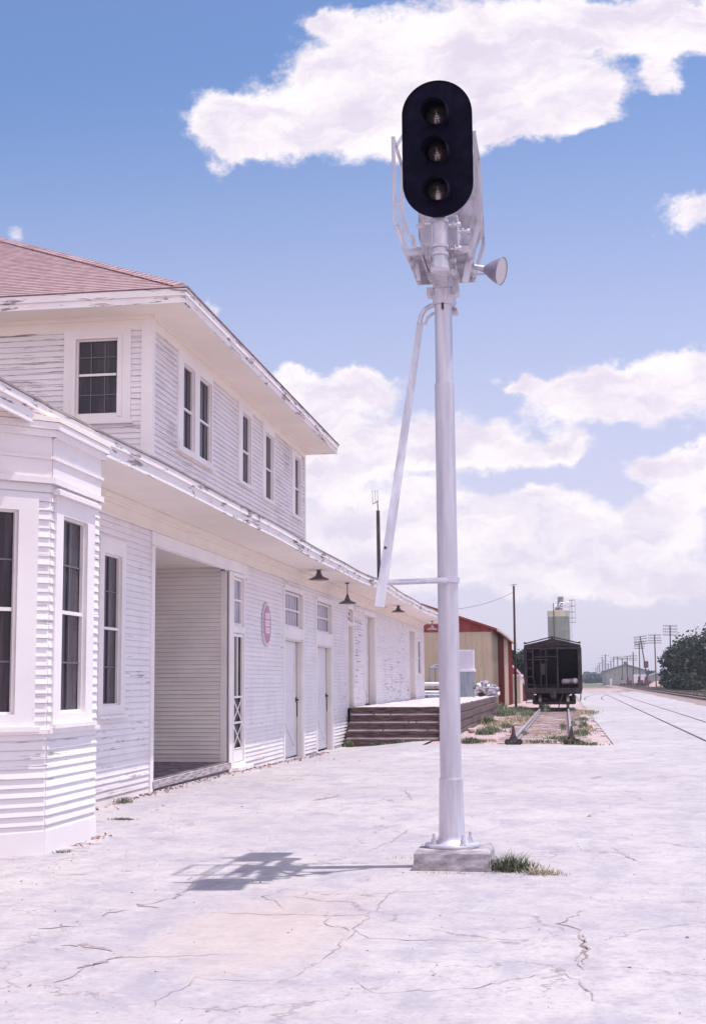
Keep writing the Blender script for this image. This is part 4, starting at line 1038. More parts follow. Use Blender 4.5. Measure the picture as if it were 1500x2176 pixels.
# tall service poles
t = empty('service_pole', (-3.05,88,0), 'tall dark service pole standing between the striped shed and the hopper car', 'pole')
b = MB(); b.cyl((-3.06,88,0),(-3.04,88,7.57),.085,.065,10); b.build('pole', m_pole, t, True)
b = MB(); b.bar((-3.25,88,7.62),(-2.85,88,7.66),.03,.03); b.cyl((-3.04,88,7.5),(-3.04,88,7.72),.02,n=6)
b.build('insulator', m_polef, t)
b = MB(); pa, pb = Vector((-3.1,87.9,7.15)), Vector((-6.6,60,4.7)); pts = []
for i in range(13): q = pa.lerp(pb, i/12); q.z -= 1.1*4*(i/12)*(1-i/12)*.35; pts.append(q)
b.tube(pts, .012, 5); o = b.build('service_wire', m_polef, None, origin=pa); tag(o, 'thin wire sagging from the tall pole to the depot eave', 'wire')
t = empty('antenna_pole', (-9.2,70,0), 'dark pole with a small antenna rising behind the depot roof', 'pole')
b = MB(); b.cyl((-9.17,70,0),(-9.24,70,10.34),.13,.09,12); b.build('pole', m_pole, t, True)
b = MB(); b.cyl((-9.24,70,10.3),(-9.26,70,10.85),.03,n=6); b.bar((-9.5,70,10.7),(-9.2,70,10.85),.03,.03)
for dx in (-.26,-.12,.0): b.cyl((-9.24+dx,70,10.7+.3*(dx+.1)),(-9.26+dx,70,11.4),.012,n=5)
b.build('antenna', m_polef, t)

# ================================================================== STUB TRACK AND HOPPER CAR
st = empty('stub_track', (-.62,60,0), 'disused stub track with rusty rails ending at the edge of the paving', 'track')
RX0, RX1 = -1.345, .125
for rx in (RX0, RX1):
    b = MB()
    for (x0,x1,z0,z1) in ((-.065,.065,.0,.02),(-.012,.012,.02,.10),(-.034,.034,.10,.145)): b.box(rx+x0,rx+x1,36.35,112,z0+.012,z1+.012)
    b.build('rail', m_rail, st)
for k in range(52):
    y = 36.9+k*.95; 
    if y < 82: b = MB(); b.box(-.61-1.25+random.uniform(-.08,.08),-.61+1.25+random.uniform(-.08,.08),y,y+.18,-.08,-.004); b.build('tie', m_tie, st)
def wheel_stop(x, label):
    t = empty('wheel_stop', (x,36.3,0), label, 'wheel stop', 'iron wheel stops at the end of the stub track')
    b = MB(); b.box(x-.16,x+.16,36.02,36.5,.0,.06); b.bar((x-.13,36.1,.03),(x-.03,36.3,.22),.06,.05,up=(0,1,0)); b.bar((x+.13,36.1,.03),(x+.03,36.3,.22),.06,.05,up=(0,1,0))
    b.lathe((x-.15,36.1,.06),(x-.15,36.5,.06),[(0,.075),(1,.075)],12); b.lathe((x+.15,36.1,.06),(x+.15,36.5,.06),[(0,.075),(1,.075)],12); b.build('shoe', m_dark, t)
    b = MB(); b.add([(x-.085,36.12,.08),(x+.085,36.12,.08),(x+.085,36.32,.08),(x-.085,36.32,.08),(x-.022,36.2,.46),(x+.022,36.2,.46),(x+.022,36.26,.46),(x-.022,36.26,.46)],[(0,1,2,3),(4,5,6,7),(0,1,5,4),(1,2,6,5),(2,3,7,6),(3,0,4,7)])
    b.build('horn', m_dark, t)
wheel_stop(RX0, 'rusty iron wheel stop on the left rail end'); wheel_stop(RX1, 'rusty iron wheel stop on the right rail end, in weeds')
hc = empty('hopper_car', (-.63,82,0), 'dark brown covered hopper car seen from its end on the stub track', 'rail car')
HX0, HX1, HY0, HY1 = -2.10, .84, 74.7, 87.5; zs0, zs1 = 1.0, 3.46; hxm = (HX0+HX1)/2
b = MB(); b.box(HX0,HX0+.07,HY0,HY1,zs0,zs1); b.box(HX1-.07,HX1,HY0,HY1,zs0,zs1); b.box(HX0+.07,HX1-.07,HY0+1.9,HY1-1.9,1.2,zs1)
for k in range(12):
    y = HY0+.6+k*1.05
    for x in (HX0-.06, HX1): b.box(x,x+.06,y,y+.10,zs0+.1,zs1-.1)
b.build('side_sheet', m_rust, hc)
b = MB()   # sloping end sheet far inside the recess
b.add([(HX0+.07,HY0+.22,3.38),(HX1-.07,HY0+.22,3.38),(HX1-.07,HY0+2.0,1.35),(HX0+.07,HY0+2.0,1.35)],[(0,1,2,3)]); b.box(HX0+.07,HX1-.07,HY0+2.0,HY0+2.05,.9,3.4)
b.build('end_sheet', m_rustd, hc)
b = MB(); poly_ex(b, [(HX0-.02,3.40),(HX1+.02,3.40),(HX1+.02,3.50),(hxm,3.84),(HX0-.02,3.50)],HY0+.05,HY1); b.build('roof', m_rust, hc)
b = MB()
for s in (-1,1):
    b.bar((hxm+s*1.48,HY0-.02,3.57),(hxm,HY0-.02,3.93),.06,.06); b.bar((hxm+s*1.48,HY0-.02,3.42),(hxm+s*.1,HY0-.02,3.55),.05,.05)
b.box(hxm-.35,hxm+.35,HY0-.05,HY0+.1,3.62,3.72); b.box(hxm-.06,hxm+.06,HY0-.02,HY0+.05,3.36,3.9)
for k in range(6): b.box(HX0+.15+k*.5,HX0+.20+k*.5,HY0-.01,HY0+.04,3.38,3.56+.05*min(k,5-k))
b.box(HX0-.02,HX0+.1,HY0-.05,HY0+.8,3.60,3.66); b.box(HX1-.1,HX1+.02,HY0-.05,HY0+.8,3.60,3.66)
b.build('running_board', m_rust, hc)
b = MB(); b.box(HX0,HX1,HY0-.06,HY0+.2,3.28,3.38); b.box(HX0-.02,HX0+.13,HY0-.05,HY0+.15,.95,3.40); b.box(HX1-.15,HX1+.02,HY0-.05,HY0+.15,.95,3.40)
b.box(HX0,HX1,HY0-.08,HY0+.3,.98,1.24); b.box(HX0+.1,HX1-.1,HY0-.05,HY0+2,.95,1.0)
b.build('end_frame', m_rust, hc)
def hp(px_, py2, yy=HY0-.04): return P(px_, py2, yy)
b = MB()
lx0, lx1 = hp(1116,1400).x, hp(1131.5,1400).x
b.box(lx1-.04,lx1+.03,HY0-.07,HY0-.01,1.75,3.30); b.bar((lx1,HY0-.04,1.77),(lx1+.09,HY0-.04,1.25),.05,.05,up=(0,1,0))
for py2 in (1385,1402,1420,1438,1455): z = hp(1120,py2).z; b.box(lx0-.05,lx1-.041,HY0-.09,HY0-.06,z-.02,z+.02)
b.build('ladder', m_rust, hc)
b = MB()
for (xa2,xb2,yp) in ((1133,1181,1396),(1133,1166,1402)): p = hp(xa2,yp); q = hp(xb2,yp); b.box(p.x,q.x,HY0-.10,HY0-.05,p.z-.022,p.z+.022)
for (xp,wd) in ((1184,.07),(1148.5,.05),(1160,.05)): x = hp(xp,1420).x; b.box(x-wd/2,x+wd/2,HY0-.02,HY0+.05,1.24,3.28)
p = hp(1150,1422); q = hp(1158,1430); b.box(p.x,q.x,HY0-.04,HY0+.02,q.z-.1,p.z+.3)
b.build('end_post', m_rust, hc)
c = hp(1152,1372); b = MB(); n = 22
ring = [c+Vector((.215*math.cos(2*math.pi*i/n),-.12,.215*math.sin(2*math.pi*i/n))) for i in range(n+1)]
b.tube(ring, .02, 6)
for k in range(5): th = 2*math.pi*k/5+.3; b.bar(c+Y3*-.12, c+Vector((.2*math.cos(th),-.12,.2*math.sin(th))), .03,.015,up=(0,1,0))
b.cyl(c-Y3*.14,c+Y3*.05,.05,n=10); b.box(c.x-.1,c.x+.1,HY0-.09,HY0-.02,c.z-.13,c.z+.13)
b.build('brake_wheel', m_rust, hc)
b = MB(); p, q = P(1192,1448.5,HY0+.5), P(1227,1447,HY0+.5); b.lathe(p,q,[(0,.05),(.04,.12),(.08,.15),(.92,.15),(.96,.12),(1,.05)],18); b.build('air_reservoir', m_tank, hc, True)
b = MB(); b.lathe(P(1219,1447.5,HY0+.45)-X3*.0, P(1228,1447,HY0+.45), [(0,.158),(.6,.158),(.9,.12),(1,.05)],18); b.build('reservoir_cap', m_white, hc, True)
b = MB(); b.box(hxm-.18,hxm+.18,HY0-.3,HY0+.4,.80,1.08); b.box(hxm-.13,hxm+.13,HY0-.75,HY0-.3,.82,1.04); b.lathe((hxm,HY0-.72,.70),(hxm,HY0-.72,1.12),[(0,.13),(1,.13)],12)
cp = b.build('coupler', m_rust, hc)
b = MB(); pts = [(hxm+.45,HY0-.1,1.05),(hxm+.47,HY0-.2,.8),(hxm+.33,HY0-.25,.5),(hxm+.25,HY0-.2,.18)]; b.tube(pts,.03,6); b.tube([(hxm+.2,HY0-.1,.95),(hxm+.8,HY0-.1,.98),(HX1-.05,HY0-.1,.92),(HX1-.08,HY0-.1,.55)],.02,6); b.tube([(hxm-.75,HY0,.72),(hxm-.2,HY0,.62)],.02,6)
b.build('air_hose', m_rust, hc)
b = MB(); b.box(HX0,HX0+.45,HY0+.0,HY0+.1,.62,.98); b.box(HX0+.02,HX0+.05,HY0-.04,HY0,.45,1.0); b.box(HX0+.4,HX0+.43,HY0-.04,HY0,.45,1.0); b.box(HX0+.02,HX0+.43,HY0-.04,HY0,.45,.49); b.box(HX1-.4,HX1-.37,HY0-.04,HY0,.62,1.0); b.box(HX1-.05,HX1-.02,HY0-.04,HY0,.62,1.0)
b.build('sill_step', m_rust, hc)
for (ty) in (HY0+1.0, HY0+2.8, HY1-2.8, HY1-1.0):
    b = MB(); b.cyl((RX0,ty,.58),(RX1,ty,.58),.07,n=12); ax_ = b.build('axle', m_dark, hc, True)
    for rx, s in ((RX0,1),(RX1,-1)):
        b = MB(); b.lathe((rx-.07*s,ty,.58),(rx+.07*s,ty,.58),[(0,.10),(0,.40),(.25,.425),(.75,.425),(.78,.455),(1,.455),(1,.10)],28); b.build('wheel', m_wheel, ax_, True)
for (ty) in (HY0+1.9, HY1-1.9):
    b = MB()
    for x in (RX0-.38, RX1+.26):
        b.box(x,x+.14,ty-1.15,ty+1.15,.50,.62); b.box(x-.02,x+.16,ty-1.1,ty-.75,.42,.78); b.box(x-.02,x+.16,ty+.75,ty+1.1,.42,.78); b.box(x,x+.14,ty-.5,ty+.5,.36,.85)
    b.box(RX0-.4,RX1+.4,ty-.25,ty+.25,.40,.72); b.box(RX0-.3,RX1+.3,ty-1.35,ty-1.25,.36,.50)
    b.build('truck', m_dark, hc)
b = MB(); 
for hy in (HY0+4, HY0+8): b.add([(HX0+.2,hy-1,1.2),(HX1-.2,hy-1,1.2),(HX1-.2,hy+1,1.2),(HX0+.2,hy+1,1.2),(hxm-.3,hy-.3,.35),(hxm+.3,hy-.3,.35),(hxm+.3,hy+.3,.35),(hxm-.3,hy+.3,.35)],[(0,1,5,4),(1,2,6,5),(2,3,7,6),(3,0,4,7),(4,5,6,7)])
b.build('hopper_bay', m_rustd, hc)

# ================================================================== SILO
sx, sy = -.665, 190.; sr = 1.46
si = empty('silo', (sx,sy,0), 'pale green cylindrical silo with a cream band and blower on top behind the hopper car', 'silo')
b = MB(); b.lathe((sx,sy,0),(sx,sy,10.2),[(0,sr),(1,sr)],48)
for z in frange(1.2,9.6,7): b.lathe((sx,sy,z),(sx,sy,z+.06),[(0,sr+.003),(.5,sr+.025),(1,sr+.003)],48,False)
b.build('tank', m_green, si, True)
b = MB(); b.lathe((sx,sy,10.2),(sx,sy,11.0),[(0,sr+.02),(1,sr+.02),(1.02,sr-.1),(1.25,.35)],48); b.build('top_band', m_greenl, si, True)
b = MB(); b.cyl((sx-.62,sy-sr-.04,0),(sx-.62,sy-sr-.04,12.0),.05,n=8); b.build('riser_pipe', m_dark, si)
c = P(1191,1279,sy-.3)
b = MB(); b.add([(sx-.2,sy-.5,11.0),(sx+.55,sy-.5,11.0),(sx+.75,sy-.5,12.9),(sx+.0,sy-.5,12.9),(sx-.2,sy+.4,11.0),(sx+.55,sy+.4,11.0),(sx+.75,sy+.4,12.9),(sx+.0,sy+.4,12.9)],[(0,1,2,3),(7,6,5,4),(0,4,5,1),(1,5,6,2),(2,6,7,3),(3,7,4,0)]); b.build('hopper_head', m_green, si)
for (px2,py2) in ((1193,1286),(1205,1285)):
    c = P(px2,py2,sy-1.0); b = MB(); b.lathe(c+Y3*.3,c-Y3*.1,[(0,.42),(.5,.44),(.9,.40),(1,.34),(.9,.28),(.5,.26)],20,False); b.cyl(c-Y3*.05,c+Y3*.2,.12,n=10)
    for k in range(3): th = 2*math.pi*k/3+.5; b.bar(c, c+Vector((.32*math.cos(th),0,.32*math.sin(th))),.09,.04,up=(0,1,0))
    b.build('blower', m_white, si, True)
b = MB(); b.tube([P(1178,1293,sy-1),P(1186,1290,sy-1),P(1192,1299,sy-1)],.16,8); b.build('spout', m_tank, si, True)
b = MB(); b.lathe(P(1177,1292,sy-.8),P(1184,1289,sy-.8),[(0,.2),(1,.35)],14); b.build('vent_cap', m_white, si, True)
b = MB(); lx = P(1210,1320,sy-.4).x
for dx in (0,.42): b.bar((lx+dx*.6,sy-.4,.5),(lx+dx*.6,sy-.4,12.4),.03,.03)
z = 1.0
while z < 12.2: b.bar((lx,sy-.4,z),(lx+.25,sy-.4,z),.02,.02); z += .3
for z in (9.4,10.0,10.8,11.6,12.4):
    x1_ = lx+.75; b.bar((lx,sy-.45,z),(x1_,sy-.45,z),.04,.04); b.bar((lx,sy-1.05,z),(x1_,sy-1.05,z),.04,.04); b.bar((x1_,sy-1.05,z),(x1_,sy-.45,z),.04,.04)
for dx in (.35,.75): b.bar((lx+dx,sy-1.05,9.4),(lx+dx,sy-1.05,12.4),.03,.03)
b.build('ladder_cage', m_polef, si)

# ================================================================== STREET TRACK + MAIN TRACKS
def curve_track(name, x0, dx, y0, y1, zt, label, mat_r, ties=False, wid=.035, hh=.12, bend=0):
    t = empty(name, (x0+dx*y0, y0, 0), label, 'track')
    for g in (0, 1.5):
        b = MB(); n = 40; 
        for k in range(n):
            ya = y0+(y1-y0)*(k/n)**1.6; yb2 = y0+(y1-y0)*((k+1)/n)**1.6
            xa2 = x0+g+dx*ya+bend*ya*ya; xb2 = x0+g+dx*yb2+bend*yb2*yb2
            b.add([(xa2-wid,ya,zt-hh),(xa2+wid,ya,zt-hh),(xa2+wid,ya,zt),(xa2-wid,ya,zt),(xb2-wid,yb2,zt-hh),(xb2+wid,yb2,zt-hh),(xb2+wid,yb2,zt),(xb2-wid,yb2,zt)],[(3,2,6,7),(0,3,7,4),(1,5,6,2)])
        b.build('rail', mat_r, t)
    if ties:
        b = MB(); y = y0+20
        while y < min(y1, 330): xc = x0+.75+dx*y+bend*y*y; b.box(xc-1.3,xc+1.3,y,y+.22,zt-hh-.16,zt-hh+.012); y += .6
        o = b.build('ties', m_tie, t); o['kind'] = 'stuff'
    return t
curve_track('paved_track', 3.32, .0080, 12, 175, .004, 'pair of dark rails sunk flush in the concrete paving at the right', m_raild, False, .045, .05)
# ballast beds of the main line: long low banks
def bank(name, x0, dx, y0, y1, hw2, h, m):
    b = MB(); n = 70
    for k in range(n+1):
        y = y0+(y1-y0)*(k/n)**1.8; xc = x0+dx*y
        for (o_, z) in ((-hw2-.9,-.05),(-hw2,h),(hw2,h),(hw2+.9,-.05)): b.v.append(Vector((xc+o_+.15*mn.noise(Vector((o_,y*.7,0))), y, z+.02*mn.noise(Vector((o_*3,y*1.3,5))))))
    for k in range(n):
        for a in range(3): p = 4*k+a; b.f.append((p,p+1,p+5,p+4))
    o = b.build(name, m, fix=False); o['kind'] = 'structure'
bank('ballast', 11.6, .0147, 30, 1500, 4.1, .02, mat('brown_ballast', (.26,.18,.17), .95, fn=vary((.17,.115,.11), (.36,.27,.26), 5, (1,1,1), 9, .3,.7,.8)))
curve_track('main_track', 9.15, .0147, 40, 1500, .17, 'nearer main line track curving off toward the horizon at the right', m_raild, True, .055, .15)
curve_track('main_track', 13.1, .0147, 40, 1500, .17, 'farther main line track nearest the row of telegraph poles', m_raild, True, .055, .15)
# ladder track joining the main line
t = curve_track('siding_track', -14.6, .30, 0, 0.1, .02, 'dark siding rails crossing over from the yard to the main line', m_raild)
for ch in list(t.children): bpy.data.objects.remove(ch)
for g in (0,1.5):
    b = MB(); pts = []
    for k in range(31): y = 118+k*6.0; s = k/30; x = 1.6+g+(11.3-1.6)*(3*s*s-2*s*s*s)*1.0+.0147*(y-118)*s; pts.append(Vector((x,y,-.03)))
    for k in range(30): b.bar(pts[k],pts[k+1],.08,.07)
    b.build('rail', m_raild, t)

# ================================================================== TELEGRAPH POLES
def tpole(px_t, py_t, px_b, py_b, Y, arms, aw, label, tilt=0, r=.13, m=m_polef, dd=None):
    top = P(px_t, py_t, Y); bt = P(px_b, py_b, Y); bt = Vector((bt.x, Y, 0)) if abs(bt.z) < 3 else Vector((bt.x,Y,0))
    t = empty('telegraph_pole', bt, label, 'telegraph pole', 'telegraph poles beside the main line')
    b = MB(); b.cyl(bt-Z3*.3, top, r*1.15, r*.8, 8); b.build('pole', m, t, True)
    ax2 = (top-bt).normalized(); sx_ = ax2.cross(Y3)
    sx_ = -sx_ if sx_.x < 0 else sx_
    for ay in arms:
        k = (P(px_t, ay, Y)-top).length; c = top-ax2*k
        b = MB(); b.bar(c-sx_*aw/2, c+sx_*aw/2, .13, .10)
        for i in range(8): q = c+sx_*aw*(-.46+.92*i/7); b.cyl(q, q+ax2*.26, .035, n=5)
        b.build('crossarm', m, t)
    return t
tpole(1422.7,1329,1424,1447,262,[1330.5,1337,1343,1349.5],2.6,'telegraph pole rising behind the trees at the right edge')
tpole(1389.8,1348.5,1393,1444.5,290,[1350,1356,1361.5,1366.5],2.6,'straight telegraph pole with four crossarms left of the trees')
tl = tpole(1359,1352,1378,1448,285,[1353.5,1358.5,1364,1369],2.6,'leaning telegraph pole carrying a rusty box, tilted to the left')
b = MB(); c = P(1371.5,1412,284.7); b.box(c.x-.45,c.x+.45,283.9,284.7,c.z-.65,c.z+.65); b.build('equipment_box', mat('rusty_box', (.16,.08,.07), .8), tl)
tpole(1357,1362.5,1359,1447,330,[1364.5,1369,1373.5,1378],2.4,'telegraph pole close against the leaning one, slightly shorter')
tpole(1344.3,1386,1344.5,1445,430,[1394,1399,1403],2.4,'telegraph pole standing before the peak of the grey warehouse', r=.2)
fx = [(1331.7,1394,[1395,1400]),(1321,1398,[1398,1402]),(1311.4,1395,[1396,1400]),(1303,1396,[1397,1401]),(1297,1404,[1405]),(1291,1409,[1413])]
for i, (x, y, ar) in enumerate(fx):
    tpole(x, y, x+.6, 1444.5, 450+i*55, ar, 2.6+i*.3, ['first','second','third','fourth','fifth','sixth'][i]+' thin pole to the left of the pole at the warehouse peak', r=.16+.02*i)
for i, (x, y) in enumerate([(1285.5,1391),(1278.5,1396),(1273,1408),(1269,1414),(1265,1419),(1282,1402)]):
    tpole(x, y, x+1.0, 1443.5, 720+i*90, [y+1.5], 4.0, ['tallest far pole at the left end of the warehouse','second far hazy pole left of the warehouse','third far hazy pole left of the warehouse','fourth far hazy pole left of the warehouse','farthest faint pole near the vanishing rails','faint far pole beside the tallest far one'][i], r=.28)

# ================================================================== WAREHOUSE, SMALL FAR THINGS
wh = empty('warehouse', (26,520,0), 'long grey gabled warehouse behind the telegraph poles', 'warehouse')
YW = 520.; xl, xp_, xr_ = P(1288,1440,YW).x, P(1329,1440,YW).x, P(1372,1440,YW).x; ze_ = P(1288,1424,YW).z; zp_ = P(1329,1411.5,YW).z
b = MB(); poly_ex(b, [(xl,-.3),(xr_,-.3),(xr_,ze_),(xp_,zp_),(xl,ze_)], YW, YW+60); b.build('wall', m_ware, wh)
b = MB(); b.add([(xl-.5,YW-.6,ze_-.1),(xp_,YW-.6,zp_+.15),(xp_,YW+60,zp_+.15),(xl-.5,YW+60,ze_-.1),(xr_+.5,YW-.6,ze_-.1),(xr_+.5,YW+60,ze_-.1)],[(0,1,2,3),(1,4,5,2)]); ro = b.build('roof', m_wareroof, wh)
ro.modifiers.new('s','SOLIDIFY').thickness = .25
b = MB(); b.box(xp_-.6,xp_+.6,YW+1,YW+3,zp_,zp_+1.0); b.build('vent', m_wareroof, wh)
b = MB(); dz = P(1297,1436,YW); b.box(dz.x-.4,dz.x+.4,YW-.1,YW-.02,0,2.4); b.build('door', m_white, wh)
# annex roof at right
t = empty('storage_shed', P(1385,1444,420), 'low grey shed with a pale roof edge between the pole and the trees', 'shed')
b = MB(); q0, q1 = P(1381,1444,420), P(1402,1428,420); poly_ex(b, [(q0.x,-.2),(q1.x,-.2),(q1.x,q1.z),(q0.x,q1.z-.9)],420,432); b.build('wall', m_ware, t)
b = MB(); b.bar((q0.x-.3,419.8,q1.z-.85),(q1.x+.3,419.8,q1.z+.05),.3,.3,up=(0,1,0)); b.build('roof_edge', m_white, t)
def truck(px0, px1, ybt, ytop, Y, col, cabl, label):
    p0, p1 = P(px0,ybt,Y), P(px1,ybt,Y); zt = P(px0,ytop,Y).z; L = p1.x-p0.x; z0 = .35
    t = empty('parked_truck', ((p0.x+p1.x)/2,Y,0), label, 'truck', 'vehicles parked before the warehouse')
    mm = mat('truck_paint', col, .4)
    b = MB(); c = L*.3; x0, x1 = p0.x, p1.x
    poly_ex(b, [(x0,z0),(x1,z0),(x1,z0+(zt-z0)*.55),(x0+c*1.5,z0+(zt-z0)*.55),(x0+c*1.3,zt),(x0+c*.5,zt),(x0+c*.25,z0+(zt-z0)*.6),(x0,z0+(zt-z0)*.5)],Y,Y+1.9); b.build('body', mm, t, False, .06)
    b = MB(); poly_ex(b, [(x0+c*1.25,z0+(zt-z0)*.62),(x0+c*.5,z0+(zt-z0)*.62),(x0+c*.6,zt-.12),(x0+c*1.15,zt-.12)],Y-.02,Y+.05); b.build('window', m_glass, t)
    for x in (x0+L*.18, x0+L*.8): b = MB(); b.lathe((x,Y-.03,.38),(x,Y+.25,.38),[(0,.15),(0,.38),(1,.38),(1,.1)],16); b.build('wheel', m_dark, t, True)
truck(1354,1366,1444,1437,400,(.22,.035,.04),.3,'small red truck parked right of the pole at the warehouse peak')
truck(1368,1382,1444,1438,395,(.20,.035,.04),.3,'red truck parked behind the foot of the leaning pole')
truck(1330,1342,1443.5,1438,440,(.20,.06,.07),.3,'dull red truck parked left of the pole at the warehouse peak')
truck(1317,1327,1443.5,1439,445,(.35,.33,.40),.3,'pale truck parked before the grey warehouse wall')
# white trailer
b = MB(); q0, q1 = P(1346,1438,410), P(1372,1433,410); b.box(q0.x,q1.x,410,412.5,.9,q1.z)
t = b.build('white_trailer', m_white, None, False, .05, ((q0.x+q1.x)/2,410,0)); tag(t, 'long white trailer parked before the warehouse', 'trailer')
for x in (q0.x+.8, q1.x-.8): b = MB(); b.lathe((x,410.0,.45),(x,410.3,.45),[(0,.1),(0,.45),(1,.45),(1,.1)],14); b.build('wheel', m_dark, t)
# gravel heap
b = MB(); c = GP(1396,1459.5); c = P(1396,1459,330); c.z = 0; n = 40; vs = []
for a in range(9):
    for j in range(n):
        th = 2*math.pi*j/n; t_ = a/8; r = 2.7*t_*(1+.12*mn.noise(Vector((math.cos(th)*2,math.sin(th)*2,t_))))
        vs.append(c+Vector((r*math.cos(th), r*math.sin(th)*.9, 1.55*(1-t_**1.5)+.10*mn.noise(Vector((r*math.cos(th)*2,r*math.sin(th)*2,0)))-.1)))
b.add(vs, [(a*n+j,a*n+(j+1)%n,(a+1)*n+(j+1)%n,(a+1)*n+j) for a in range(8) for j in range(n)]); o = b.build('gravel_heap', m_heap, None, True, 0, c); tag(o, 'pinkish gravel heap beside the far track left of the trees', 'gravel heap')

# ================================================================== TREES
def tree(name, base, h, r, nl, ls, label, cat='tree', m=m_leaf, seed=0, group=None, low=.25, trunk=True):
    rr = random.Random(seed); base = Vector(base)
    t = empty(name, base, label, cat, group)
    b = MB(); ends = []
    b.cyl(base-Z3*.2, base+Z3*h*.42, h*.032, h*.022, 8)
    for k in range(9):
        th = rr.uniform(0,6.28); z = h*rr.uniform(.2,.45); e = base+Vector((math.cos(th)*r*rr.uniform(.3,.75), math.sin(th)*r*rr.uniform(.3,.75), h*rr.uniform(.45,.85)))
        b.cyl(base+Z3*z, e, h*.013, h*.004, 6); ends.append(e)
    b.build('trunk', m_bark, t)
    b = MB(); cl = []
    for k in range(max(14, int(nl/70))):
        th = rr.uniform(0,6.28); rad = r*math.sqrt(rr.random())*.9; zf = rr.uniform(low,.95)
        sh = math.sqrt(max(.05, 1-((zf-.55)/.50)**2)); cl.append((base+Vector((math.cos(th)*rad*sh, math.sin(th)*rad*sh, zf*h)), rr.uniform(.16,.34)*r))
    for c, cr in cl:
        for q in range(int(nl/len(cl))):
            d = Vector((rr.gauss(0,1),rr.gauss(0,1),rr.gauss(0,.8))).normalized()*cr*(rr.random()**.4); p = c+d
            if p.z < base.z+.05: continue
            a = Vector((rr.uniform(-1,1),rr.uniform(-1,1),rr.uniform(-.6,.6))).normalized(); e = a.cross(Vector((rr.uniform(-1,1),rr.uniform(-1,1),rr.uniform(-1,1)))).normalized(); s = ls*rr.uniform(.45,1.6)
            b.add([p-a*s-e*s*.4, p+e*s*.5, p+a*s, p-e*s*.5+a*s*.2], [(0,1,2,3)])
    b.build('crown', m, t, fix=False)
def gx(px, Y): return P(px,1445,Y).x
G = 'trees at the right edge beyond the tracks'
tree('tree', (gx(1462,235),235,0), 8.6, 4.4, 5200, .24, 'tallest dark tree at the right edge beyond the tracks', seed=1, group=G, low=.15)
tree('tree', (gx(1440,238),238,0), 6.4, 3.1, 3600, .22, 'dark tree left of the tallest one, beyond the tracks', seed=2, group=G, low=.2)
tree('tree', (gx(1495,225),225,0), 10, 5, 4800, .26, 'broad dark tree farthest right at the picture edge', seed=3, group=G, low=.15)
for i, (px2, Y, h, r, lb) in enumerate([(1423,232,2.3,1.8,'low dark bush at the left foot of the trees'),(1433,215,1.8,1.6,'low green bush in front of the trees by the gravel heap'),(1440,222,2.6,2.4,'middle bush below the tallest tree'),(1462,215,2.4,2.5,'bush at the right foot of the tallest tree'),(1485,210,2.3,2.4,'rightmost bush beyond the tracks')]):
    tree('bush', (gx(px2,Y),Y,0), h, r, 1500, .17, lb, 'bush', seed=10+i, group='bushes under the trees', low=.05)
tree('tree', (gx(1104,150),150,0), 4.9, 2.2, 1800, .2, 'dark tree showing between the tall pole and the hopper car', seed=30, low=.2)
tree('tree', (gx(1377,500),500,0), 4.6, 3.5, 900, .45, 'small grey green tree right of the leaning pole', m=m_leaff, seed=31, low=.1)
for i in range(9):
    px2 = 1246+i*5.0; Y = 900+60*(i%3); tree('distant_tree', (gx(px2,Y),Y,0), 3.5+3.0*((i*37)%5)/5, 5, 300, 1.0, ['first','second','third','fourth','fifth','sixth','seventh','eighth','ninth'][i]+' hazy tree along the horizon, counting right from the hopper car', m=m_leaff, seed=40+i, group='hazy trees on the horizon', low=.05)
# far tree line, one mass
b = MB(); rr = random.Random(9)
for k in range(5200):
    x = rr.uniform(-420,620); Y = 1300+rr.uniform(0,60); z = rr.random()**1.4*(6+5*mn.noise(Vector((x*.02,0,0)))+2*mn.noise(Vector((x*.11,1,0)))); s = rr.uniform(.8,1.8)
    a = rr.uniform(0,3.14); b.add([(x-s*2,Y,z-s*.5),(x+s*2,Y+1,z-s*.5),(x+s*1.4,Y,z+s),(x-s*1.2,Y,z+s*.8)],[(0,1,2,3)])
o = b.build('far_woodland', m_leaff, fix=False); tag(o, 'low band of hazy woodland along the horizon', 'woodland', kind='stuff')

# ================================================================== GRASS AND WEEDS
def blades(b, cx_, cy_, rx, ry, n, h, rr, lean=.5, w=.006):
    for _ in range(n):
        x = cx_+rr.gauss(0,.45)*rx; y = cy_+rr.gauss(0,.45)*ry; z = gz(x,y); hh = h*rr.uniform(.25,1.15)*(.35+.85*math.exp(-(((x-cx_)/max(rx,.01))**2+((y-cy_)/max(ry,.01))**2)*.9)); th = rr.uniform(0,6.28); d = Vector((math.cos(th),math.sin(th),0)); s = Vector((-d.y,d.x,0))*w*rr.uniform(.6,1.5)
        l1 = hh*lean*rr.uniform(.2,.8); l2 = hh*lean*rr.uniform(.8,2.0); p = Vector((x,y,z-.005))
        m1 = p+d*l1+Z3*hh*.65; e = p+d*l2+Z3*hh*rr.uniform(.6,1.0)
        b.add([p-s,p+s,m1+s*.7,m1-s*.7,e],[(0,1,2,3),(3,2,4)])
def tuft(name, px2, py2, rx, ry, n, h, label, m=m_grass, seed=0, w=.006, Z=0):
    c = GP(px2,py2,Z); b = MB(); blades(b, c.x, c.y, rx, ry, n, h, random.Random(seed), .75, w*.7); o = b.build(name, m, None, origin=c, fix=False); tag(o, label, 'grass'); return o
tuft('grass_tuft', 1082,1850,.26,.14,560,.15,'green grass tuft growing at the right corner of the signal footing',seed=1)
tuft('grass_tuft', 1150,1858,.22,.12,160,.07,'dry straw tuft trailing right from the green tuft by the footing',m=m_straw,seed=2)
tuft('grass_tuft', 950,1856,.62,.03,70,.028,'thin dry grass fringe along the front of the signal footing',m=m_straw,seed=3)
